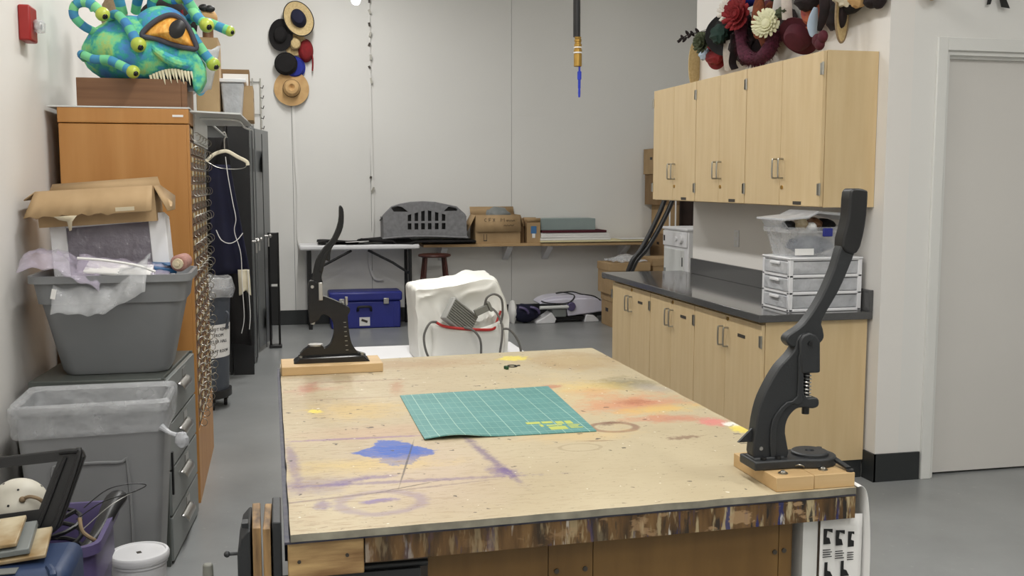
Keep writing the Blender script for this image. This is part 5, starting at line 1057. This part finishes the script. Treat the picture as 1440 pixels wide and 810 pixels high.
# ================================================================ counter: drawer tower and clear tote
t = thing('drawer_tower', 'white three-drawer plastic tower on the counter end', 'drawer unit', (2.87, 5.05, .914))
tx0, tx1, ty0, ty1, tz0, tz1 = 2.64, 3.068, 4.93, 5.24, .9145, 1.205
for x, y in ((tx0 + .012, ty0 + .012), (tx1 - .012, ty0 + .012), (tx0 + .012, ty1 - .012), (tx1 - .012, ty1 - .012)): part('post', MB().ex(x - .012, x + .012, y - .012, y + .012, tz0, tz1), m.whitep, t, bev=.003)
for k in range(4): part('shelf_frame', MB().ex(tx0, tx1, ty0, ty1, tz0 + k * .091, tz0 + k * .091 + .016), m.whitep, t, bev=.004)
part('top', MB().ex(tx0 - .004, tx1 + .004, ty0 - .004, ty1 + .004, tz1 - .012, tz1), m.whitep, t, bev=.005)
for k in range(3):
    z = tz0 + .018 + k * .091
    d = part('drawer', MB().ex(tx0 - .006, tx1 - .01, ty0 + .006, ty1 - .03, z, z + .068), m.frost, t, bev=.006)
    part('pull_lip', MB().ex(tx0 - .02, tx0 - .006, ty0 + .09, ty1 - .12, z + .05, z + .066), m.whitep, d, bev=.004)
t = thing('clear_tote', 'clear plastic tote of costume pieces on the white drawer tower', 'tote', (2.86, 5.07, 1.205))
part('tub', loft([rect(2.675, 3.02, 4.98, 5.21, .03, 1.2065), rect(2.645, 3.055, 4.95, 5.235, .03, 1.335), rect(2.632, 3.068, 4.937, 5.248, .03, 1.335), rect(2.632, 3.068, 4.937, 5.248, .03, 1.365), rect(2.65, 3.05, 4.955, 5.23, .03, 1.365)]), m.clear, t)
part('latch', MB().ex(2.83, 2.885, 4.925, 4.94, 1.315, 1.36), m.blueb, t, bev=.004)
part('lid', MB().prism([(2.60, 1.412), (2.74, 1.425), (2.80, 1.452), (2.95, 1.44), (3.075, 1.405), (3.07, 1.393), (2.93, 1.425), (2.80, 1.438), (2.74, 1.412), (2.60, 1.40)], 'y', 4.93, 5.25), m.frost, t, bev=.003)
part('side_flap', MB().add([(2.632, 4.94, 1.36), (2.632, 5.2, 1.36), (2.60, 5.2, 1.41), (2.60, 4.95, 1.41)], [(0, 1, 2, 3)]), m.clear, t, solid=.003)
solo('grey_fabric', 'folded slate fabric inside the clear tote', 'fabric', MB().sph((2.84, 5.09, 1.262), (.13, .09, .05), 18, 12, lambda d: 1 + .15 * N(d, 2.5)), M('slate_cloth', (92, 98, 112), .85, var=.1, vs=9))
solo('white_card', 'white label card inside the front left of the clear tote', 'card', MB().ex(2.69, 2.80, 4.968, 4.971, 1.215, 1.25), m.white)
for k, (x, y, z, rr, mt, lab) in enumerate(((2.77, 5.06, 1.375, (.035, .05, .035), m.gold, 'gold and tan ornament'), (2.72, 5.10, 1.37, (.04, .05, .025), m.black, 'black lace piece'), (2.86, 5.08, 1.375, (.04, .05, .035), m.crate, 'brown leather piece'), (2.93, 5.1, 1.37, (.06, .06, .035), m.blkfelt, 'black felt piece'), (2.81, 5.02, 1.365, (.03, .03, .022), m.white, 'white lace piece'))):
    solo('costume_piece', lab + ' poking out of the clear tote', 'costume piece', MB().sph((x, y, z), rr, 14, 10, lambda d: 1 + .25 * N(d, 3, k)), mt)
# ================================================================ white covered machine on a side table beyond the work table
t = thing('side_table', 'white side table edge showing beyond the work table', 'table', (.72, 5.05, 0))
part('top', MB().ex(.2, 1.22, 4.62, 5.35, .715, .745), m.whitep, t, bev=.004)
for x in (.26, 1.16):
    for y in (4.68, 5.29): part('leg', MB().cyl((x, y, 0), (x, y, .715), .02), m.whitep, t)
t = thing('covered_machine', 'white vinyl covered sewing machine with a red-trimmed front pocket', 'machine', (.86, 5.0, .745))
prof = cr([(.645, .746, 0), (.632, .95, 0), (.628, 1.06, 0), (.635, 1.10, 0), (.68, 1.108, 0), (.76, 1.115, 0), (.86, 1.135, 0), (.94, 1.152, 0), (1.0, 1.153, 0), (1.03, 1.145, 0), (1.055, 1.09, 0), (1.09, .99, 0), (1.098, .93, 0), (1.085, .746, 0)], 4)
rings = []
for k in range(15):
    w_ = k / 14; y = 4.80 + .36 * w_; e = math.sin(w_ * math.pi) ** .25 if 0 < w_ < 1 else 0; inset = .965 + .035 * e
    cx, cz = .862, .93; rr = []
    for p in prof:
        x = cx + (p.x - cx) * inset; z = .746 + (p.y - .746) * (inset if p.y > .8 else 1)
        rr.append((x + .014 * (abs(N((x * 9, y * 9, z * 9), 1, 1)) - .2), y + .010 * N((x * 9, y * 9, z * 9), 1, 4), max(.746, z + (.022 * (abs(N((x * 8, y * 10, z * 7), 1, 8)) - .22) if z > .76 else 0))))
    rings.append(rr)
n_ = len(prof); cv = MB().add([p for r in rings for p in r], [(i * n_ + j, i * n_ + j + 1, (i + 1) * n_ + j + 1, (i + 1) * n_ + j) for i in range(14) for j in range(n_ - 1)])
def crease(x, z, k):
    q = (x * 6 + .8 * N((x * 5, k, z * 5), 1), z * 7 + .8 * N((x * 5, k + 3, z * 5), 1), k)
    return (1 - abs(N(q, 1, k)) * 2.4) ** 3 if abs(N(q, 1, k)) < .41 else 0
def facef(y, src, k):
    def g(u, w_):
        a = Vector(src[round(u * (n_ - 1))]); p = a.lerp(Vector((.862, y, .80)), w_); f = min(1, w_ * 9)
        return (p.x, p.y - f * (.022 * crease(p.x, p.z, k) - .010 + .012 * N((p.x * 9, 0, p.z * 9), 1, k)) + f * .03 * math.exp(-((p.x - .86) / .13) ** 2 - ((p.z - 1.0) / .06) ** 2), p.z)
    return g
cv.grid(facef(4.80, rings[0], 2), n_ - 1, 40); cv.grid(facef(5.16, rings[-1], 5), n_ - 1, 6)
part('cover', cv, m.vinyl, t, ang=60)
part('pocket', MB().grid(lambda u, w_: (.70 + .35 * u + .015 * math.sin(w_ * 3), 4.785 - .085 * math.sin(u * math.pi) ** .7 * w_, .75 + (.185 - .03 * math.sin(u * math.pi) + .012 * u) * w_), 20, 8), m.vinyl, t, solid=.004)
part('pocket_trim', MB().tube(cr([(.724, 4.76, .945), (.76, 4.725, .928), (.83, 4.702, .918), (.92, 4.702, .910), (.995, 4.73, .906), (1.018, 4.765, .93), (1.045, 4.785, .985)], 6), .007, 8, flat=.8), m.trimred, t)
for pts in ([(.72, 4.79, .75), (.725, 4.785, .85), (.715, 4.79, .93)], [(1.06, 4.79, .75), (1.055, 4.786, .9), (1.05, 4.79, 1.05)]): part('seam', MB().tube(cr(pts, 4), .0018, 5), m.steelf, t)
t = thing('foot_pedal', 'grey ribbed foot pedal tucked in the red-trimmed pocket', 'pedal', (.85, 4.76, .93))
q = Matrix.Translation((.835, 4.752, .955)) @ Matrix.Rotation(R(-35), 4, 'Y') @ Matrix.Rotation(R(20), 4, 'X')
q2 = Matrix.Translation((.838, 4.755, .965)) @ Matrix.Rotation(R(32), 4, 'Y') @ Matrix.Rotation(R(-22), 4, 'X') @ Matrix.Rotation(R(20), 4, 'Z')
part('housing', MB().ex(-.085, .085, -.02, .02, -.06, .06).xf(q2), m.pedal, t, bev=.006)
for k in range(9): part('tread_rib', MB().ex(-.078, .078, -.026, -.02, -.048 + k * .0115, -.042 + k * .0115).xf(q2), m.pedald, t)
pg = Matrix.Translation((.945, 4.735, 1.0)) @ Matrix.Rotation(R(-24), 4, 'Y')
part('plug', MB().ex(-.04, .03, -.012, .012, -.016, .016).ex(.03, .045, -.02, .02, -.024, .024).xf(pg), m.pedald, t, bev=.003)
for k, (pts, lab) in enumerate((([(.955, 4.73, 1.02), (.965, 4.72, 1.06), (1.0, 4.72, 1.075), (1.035, 4.72, 1.05), (1.042, 4.73, .98), (1.035, 4.74, .93)], 'upper cord loop'), ([(.985, 4.73, 1.01), (1.01, 4.71, .985), (1.03, 4.69, .93), (1.028, 4.68, .87), (1.018, 4.68, .80), (1.02, 4.69, .746)], 'long front cord'), ([(.728, 4.755, .945), (.69, 4.72, .945), (.662, 4.71, .89), (.668, 4.70, .82), (.70, 4.70, .746)], 'left cord loop'), ([(.85, 4.70, .922), (.885, 4.675, .915), (.92, 4.67, .87), (.925, 4.67, .80), (.92, 4.68, .746)], 'middle cord'), ([(1.03, 4.70, .91), (1.07, 4.70, .905), (1.11, 4.69, .85), (1.125, 4.69, .78), (1.125, 4.70, .746)], 'right-hand cord'))):
    solo('power_cord', 'grey ' + lab + ' on the white machine cover', 'cord', MB().tube(cr(pts, 7), .0055, 8), m.cord)
# hanging air hose
t = thing('air_hose', 'black air hose with brass coupler and blue nozzle hanging from above', 'hose', (1.19, 4.0, 1.94))
part('hose', MB().cyl((1.185, 4, 2.178), (1.17, 4, CEIL), .0145, n=16), m.blackp, t)
part('coupler', MB().lathe([(.013, 2.062), (.0165, 2.064), (.0165, 2.112), (.014, 2.114), (.014, 2.118), (.017, 2.12), (.017, 2.128), (.014, 2.13), (.0155, 2.142), (.0155, 2.15), (.0125, 2.152), (.0125, 2.158), (.0145, 2.16), (.0145, 2.168), (.0125, 2.17), (.014, 2.178)], (1.190, 4, 0), n=12), m.brass, t)
part('band', MB().cyl((1.19, 4, 2.114), (1.19, 4, 2.119), .0172), m.white, t); part('band', MB().cyl((1.19, 4, 2.135), (1.19, 4, 2.139), .0165), m.white, t)
part('nozzle', MB().lathe([(.0001, 1.94), (.004, 1.942), (.005, 1.958), (.0045, 1.975), (.0055, 1.978), (.0055, 2.01), (.0085, 2.012), (.0085, 2.042), (.004, 2.046), (.004, 2.062)], (1.197, 4, 0), n=12), m.nozzle, t)
# ================================================================ hats, flowers and trimmings hung above the wall cabinets
def flower(name, label, c, n, r, mat, rows=4, k0=9, cat='flower'):
    t = thing(name, label, cat, c); u, v, a = frame(n); c = Vector(c)
    part('core', MB().sph(c + a * r * .15, r * .42, 12, 8), mat, t)
    for q in range(rows):
        kk = k0 + 2 * (rows - q); tilt = R(15 + 70 * q / rows); L_ = r * (1 - .16 * q)
        for j in range(kk):
            th = 2 * math.pi * (j + .5 * (q % 2)) / kk + .2 * math.sin(j * 7); d = u * math.cos(th) + v * math.sin(th)
            tip = d * math.cos(tilt) + a * math.sin(tilt); s_ = a.cross(d)
            w_ = L_ * 2.2 / kk * 1.7
            p = [c + tip * L_ * .1, c + tip * L_ * .6 + s_ * w_ + a * .01 * r, c + tip * L_ * 1.0 + s_ * w_ * .5 + a * r * .12, c + tip * L_ * 1.04 - s_ * w_ * .5 + a * r * .12, c + tip * L_ * .6 - s_ * w_ + a * .01 * r]
            part('petal', MB().add(p, [(0, 1, 2, 3, 4)]), mat, t, solid=r * .03)
    return t
def ribbon(name, label, pts, w_, mat, cat='ribbon', up=(1, 0, 0), flat=.15, k=6): return solo(name, label, cat, MB().tube(cr(pts, k), w_, 8, flat=flat, up=up), mat)
def blob(name, label, cat, c, r, mat, amp=.2, sc=2.5, k=0): return solo(name, label, cat, MB().sph(c, r, 22, 14, lambda d: 1 + amp * N(d, sc, k)), mat)
hx = 2.96
t = hat('straw_hat', 'straw hat seen edge-on at the far end above the cabinets', (3.055, 7.22, 2.47), (-.35, .9, 0), .17, .08, .03, m.straw, m.straw, sx=.35, sy=1.0)
t = thing('leaf_sprig', 'dark leafy sprig pointing past the wall end', 'sprig', (3.0, 7.2, 2.64))
part('stem', MB().tube(cr([(3.098, 6.9, 2.68), (2.98, 7.0, 2.67), (2.95, 7.1, 2.67), (2.93, 7.27, 2.645)], 5), .004, 6), m.darkh, t)
for k in range(7):
    y = 6.98 + .045 * k; part('leaf', MB().sph((0, 0, 0), (.026, .012, .011), 10, 8).xf(Matrix.Translation((2.945 + .02 * (-1) ** k, y, 2.66 + (.018 + .01 * math.sin(k * 5)) * (-1) ** k)) @ Matrix.Rotation(R(50 * (-1) ** k), 4, 'Y')), m.darkh, t)
hat('red_hat', 'dark red round hat low at the far end above the cabinets', (3.05, 6.80, 2.53), (-1, -.2, 0), .14, .11, .07, m.redc, m.redc)
blob('red_bow', 'bright red satin bow under the green-trimmed hat', 'bow', (2.97, 6.68, 2.46), (.04, .12, .05), m.redc, .3)
blob('blue_scarf', 'pale blue scarf scrap in front of the dark red hat', 'scarf', (2.95, 6.82, 2.50), (.03, .06, .045), m.skyb, .3)
hat('black_hat', 'large black hat with turned brim above the far wall cabinet', (3.0, 6.52, 2.605), (-.9, -.3, .2), .16, .10, .09, m.blkfelt, m.blkfelt, curl=.06)
blob('green_veil', 'dark green veil folded over the large black hat', 'veil', (2.90, 6.46, 2.58), (.05, .09, .06), M('dark_green_veil', (26, 52, 44), .9), .35)
flower('flower_garland', 'sage and cream flower ring around the far black hat', (2.90, 6.72, 2.56), (-.9, -.4, 0), .075, m.olive, 3, 7)
flower('cream_blossoms', 'cluster of small cream blossoms high above the far cabinet', (2.93, 6.36, 2.715), (-.8, -.5, .2), .085, m.lace, 4, 8)
blob('dark_hat', 'dark plum hat behind the cream blossoms', 'hat', (3.0, 6.3, 2.50), (.08, .14, .11), m.darkh, .2)
flower('red_flower', 'large dark red silk flower above the middle cabinet', (2.90, 6.17, 2.66), (-.8, -.5, .1), .105, m.redc, 4, 8)
blob('blue_hat', 'royal blue hat at the top edge above the red flower', 'hat', (2.97, 6.22, 2.78), (.09, .12, .06), m.bluef, .15)
for k in range(4): ribbon('lace_strip', ['first', 'second', 'third', 'fourth'][k] + ' lace strip from the left hanging below the far hats', [(2.96, 6.48 - .03 * k, 2.54), (2.95, 6.47 - .03 * k + .01 * math.sin(k * 3), 2.45), (2.95, 6.44 - .025 * k, 2.345 + .01 * math.sin(k * 5))], .016, m.lace, 'lace')
ribbon('brown_ribbon', 'brown velvet ribbon hanging beside the lace strips', [(2.93, 6.30, 2.56), (2.92, 6.27, 2.46), (2.92, 6.29, 2.38), (2.93, 6.27, 2.335)], .026, m.darkh)
blob('brown_leaf', 'dark brown velvet leaf next to the plum fur', 'leaf', (2.95, 6.18, 2.405), (.03, .07, .055), m.darkh, .25)
# plum fur boa: a thick curl with loose hair
path = cr([(2.95, 6.22, 2.70), (2.93, 6.20, 2.58), (2.92, 6.15, 2.46), (2.91, 6.04, 2.385), (2.91, 5.90, 2.362), (2.91, 5.78, 2.385), (2.91, 5.71, 2.45), (2.92, 5.69, 2.50)], 8)
t = thing('fur_boa', 'plum fur boa hanging in a curl over the middle cabinet', 'boa', (2.93, 5.95, 2.33))
part('fur_roll', MB().tube(path, [.040 + .006 * math.sin(i * .35) for i in range(len(path))], 12), m.fur, t)
hr = MB()
for i in range(4200):
    p = path[random.randrange(len(path))]; d = Vector((random.gauss(0, 1), random.gauss(0, 1), random.gauss(0, 1))).normalized(); b = p + d * .036 + Vector((0, random.uniform(-.012, .012), 0)); e = b + d * random.uniform(.012, .03) + Vector((0, random.uniform(-.006, .006), -.014)); s_ = d.cross(Vector((.3, .5, .8))).normalized() * .0016
    hr.add([b - s_, b + s_, e], [(0, 1, 2)])
part('fur_hair', hr, m.fur, t, kind='stuff')
t = thing('rust_plume', 'rust brown feather plume standing between the fur and the cream flower', 'feather', (2.93, 5.92, 2.5))
part('quill', MB().tube(cr([(2.93, 5.90, 2.50), (2.92, 5.93, 2.62), (2.93, 5.95, 2.75)], 5), .006, 6), m.rust, t)
part('vane', MB().sph((2.92, 5.93, 2.61), (.03, .075, .13), 20, 14, lambda d: 1 + .18 * N(d, 5)), m.rust, t)
blob('rust_hat', 'rust brown velvet cap behind the feather plume', 'hat', (3.02, 5.97, 2.56), (.06, .13, .15), m.rust, .12)
flower('cream_flower', 'big ivory chrysanthemum flower in front of the maroon hat', (2.86, 5.695, 2.535), (-.7, -.7, .05), .088, m.petal, 6, 10)
blob('green_leaves', 'grey-green leaves beside the ivory chrysanthemum', 'leaf', (2.90, 5.60, 2.585), (.03, .04, .03), m.olive, .4)
hat('maroon_hat', 'maroon felt hat with smooth brim over the near wall cabinet', (3.0, 5.56, 2.455), (-.7, -.3, -.6), .125, .085, .07, m.maroon, m.maroon)
ribbon('white_ribbon', 'wide white ribbon hanging behind the ivory chrysanthemum', [(2.93, 5.69, 2.80), (2.92, 5.68, 2.68), (2.91, 5.69, 2.58)], .028, m.white)
ribbon('tulle_strip', 'sheer white tulle strip above the maroon hat', [(2.93, 5.58, 2.82), (2.92, 5.58, 2.68), (2.92, 5.56, 2.54)], .034, m.lace, 'tulle')
blob('green_hat', 'green cap at the top edge beside the white ribbon', 'hat', (3.0, 5.82, 2.74), (.08, .08, .05), M('green_felt', (24, 92, 62), .9), .15)
hat('patterned_hat', 'red and orange patterned hat at the right of the chrysanthemum', (3.02, 5.40, 2.57), (-1, -.2, 0), .115, .09, .07, M('paisley', (158, 62, 60), .85, col2=(176, 110, 50), vs=18), M('paisley_crown', (130, 40, 60), .85, col2=(176, 100, 50), vs=18))
blob('dark_hat', 'near-black hat above the patterned hat', 'hat', (2.94, 5.36, 2.62), (.07, .09, .06), m.darkh, .2)
ribbon('blue_scarf', 'pale blue folded scarf hanging beside the straw brim', [(2.92, 5.24, 2.56), (2.91, 5.25, 2.48), (2.91, 5.24, 2.40)], [.012, .016, .02, .024, .028, .03, .032, .034, .034, .03, .026, .022, .014], m.skyb, 'scarf', flat=.35)
t = thing('velvet_bow', 'burgundy velvet bow dangling near the cabinet corner', 'bow', (2.9, 5.26, 2.35))
for k, (y, z) in enumerate(((5.18, 2.375), (5.12, 2.385), (5.15, 2.35))): part('loop', MB().sph((2.90, y, z), (.025, .036, .035), 14, 10), m.maroon, t)
ribbon('velvet_strip', 'dark burgundy strip above the velvet bow', [(2.92, 5.16, 2.62), (2.91, 5.13, 2.52), (2.90, 5.16, 2.42)], [.02, .022, .026, .03, .032, .03, .028, .028, .026, .024, .02, .016, .012], m.darkh, flat=.4)
hat('straw_hat', 'brown and straw brim seen edge-on over the cabinet corner', (2.99, 5.10, 2.50), (.45, -1, 0), .14, .07, .03, m.straw, m.darkh, sx=.4, sy=1.05, trim=m.tan)
blob('cream_cloth', 'crumpled cream cloth hat right of the straw brim', 'hat', (3.0, 5.06, 2.59), (.06, .085, .06), m.cream, .3)
blob('tan_leather_hat', 'tan hat with dark holes at the top edge over the cabinet end', 'hat', (3.01, 4.96, 2.565), (.05, .06, .05), m.tanh, .2)
blob('dark_hat', 'black hat brim behind the cream cloth hat', 'hat', (3.03, 5.10, 2.545), (.05, .16, .045), m.blkfelt, .15)
blob('grey_green_hat', 'grey-green hat at the wall corner top edge', 'hat', (3.03, 4.90, 2.585), (.05, .07, .045), M('grey_green_felt', (74, 84, 76), .9), .2)
blob('dark_hat', 'rounded dark plum hat nearest the wall corner', 'hat', (3.04, 4.875, 2.535), (.045, .05, .035), m.darkh, .1)
blob('dark_hat', 'second dark plum hat hanging right at the wall corner', 'hat', (3.05, 4.835, 2.55), (.04, .045, .06), m.darkh, .1)
ribbon('wire_line', 'thin wire strung along the wall behind the hats', [(3.09, 7.30, 2.71), (3.09, 6.2, 2.72), (3.09, 4.85, 2.72)], .003, m.nickel, 'wire', flat=1)
blob('tan_hat', 'tan hat edge dipping into view above the door casing', 'hat', (3.30, 4.74, 2.575), (.05, .05, .045), m.tanh, .2)
t = thing('black_bow', 'black ribbon bow tails hanging above the door', 'bow', (3.7, 4.77, 2.5))
part('tail', MB().prism([(3.66, 2.62), (3.69, 2.62), (3.665, 2.528), (3.645, 2.525)], 'y', 4.775, 4.78), m.black, t); part('tail', MB().prism([(3.69, 2.62), (3.715, 2.62), (3.775, 2.51), (3.725, 2.515)], 'y', 4.765, 4.77), m.black, t)
part('knot', MB().sph((3.69, 4.77, 2.625), (.03, .02, .025), 12, 8), m.black, t)
for y, z, rr, mt, lab in ((6.92, 2.60, (.05, .10, .08), m.darkh, 'dark brown hat behind the leafy sprig'), (6.62, 2.52, (.05, .10, .09), m.maroon, 'plum hat behind the red satin bow'), (6.40, 2.60, (.05, .12, .12), m.darkh, 'brown-black hat behind the cream blossoms'),
                        (6.05, 2.62, (.05, .12, .12), m.maroon, 'wine red hat behind the large dark red flower'), (5.80, 2.55, (.05, .10, .10), m.darkh, 'dark hat behind the ivory chrysanthemum'), (5.46, 2.62, (.05, .10, .10), m.redc, 'crimson hat behind the tulle strip'), (5.24, 2.56, (.05, .09, .12), m.darkh, 'dark hat behind the pale blue folded scarf'), (6.22, 2.45, (.05, .09, .08), m.darkh, 'dark velvet hat behind the brown ribbon')):
    blob('felt_hat', lab, 'hat', (3.045, y, z), rr, mt, .22, 2.5, y)
t = thing('red_sprig', 'dark red leafy sprig sticking up from the far black hat', 'sprig', (2.97, 6.75, 2.6))
for k in range(9):
    part('leaf', MB().sph((2.95 + .01 * math.sin(k * 3), 6.70 + .03 * k, 2.60 + .025 * math.sin(k * 2.2)), (.016, .03, .014), 10, 8), m.maroon, t)
# ---------------------------------------------------------------- things of one kind share a group
GROUPS = {'wall_cabinet': 'maple wall cabinets', 'base_cabinet': 'maple base cabinets', 'cabinet_plinth': 'black cabinet plinths', 'locker': 'lockers on the left', 'hand_press': 'hand presses on the work table', 'press_block': 'wooden boards under the presses',
          'bankers_box': 'bankers boxes in the alcove', 'foam_board': 'white foam boards on the shelf', 'power_cord': 'cords on the covered machine', 'plastic_bag': 'plastic bags in the grey tote', 'lace_strip': 'lace strips above the cabinets', 'black_hose': 'black hoses behind the counter',
          'white_pipe': 'white pipes behind the dryer', 'costume_piece': 'costume pieces in the clear tote', 'purple_strap': 'purple bag straps', 'wire_loop': 'wires in the purple tote', 'pendant_bulb': 'hanging bulbs', 'white_ribbon': 'white ribbons', 'small_carton': 'small cartons on the shelf'}
for o in list(COL.objects):
    if o.parent is None and 'category' in o and 'group' not in o:
        b_ = o.name.split('.')[0]
        if b_ in GROUPS: o['group'] = GROUPS[b_]
        elif o['category'] == 'hat': o['group'] = 'hats on the back wall' if o.location.y > 11 else 'hats above the wall cabinets' if o.location.x > 2 else 'hats behind the monster head'
        elif b_ == 'carton': o['group'] = 'cartons in the alcove' if o.location.x > 2 else 'cartons on the high shelf board'
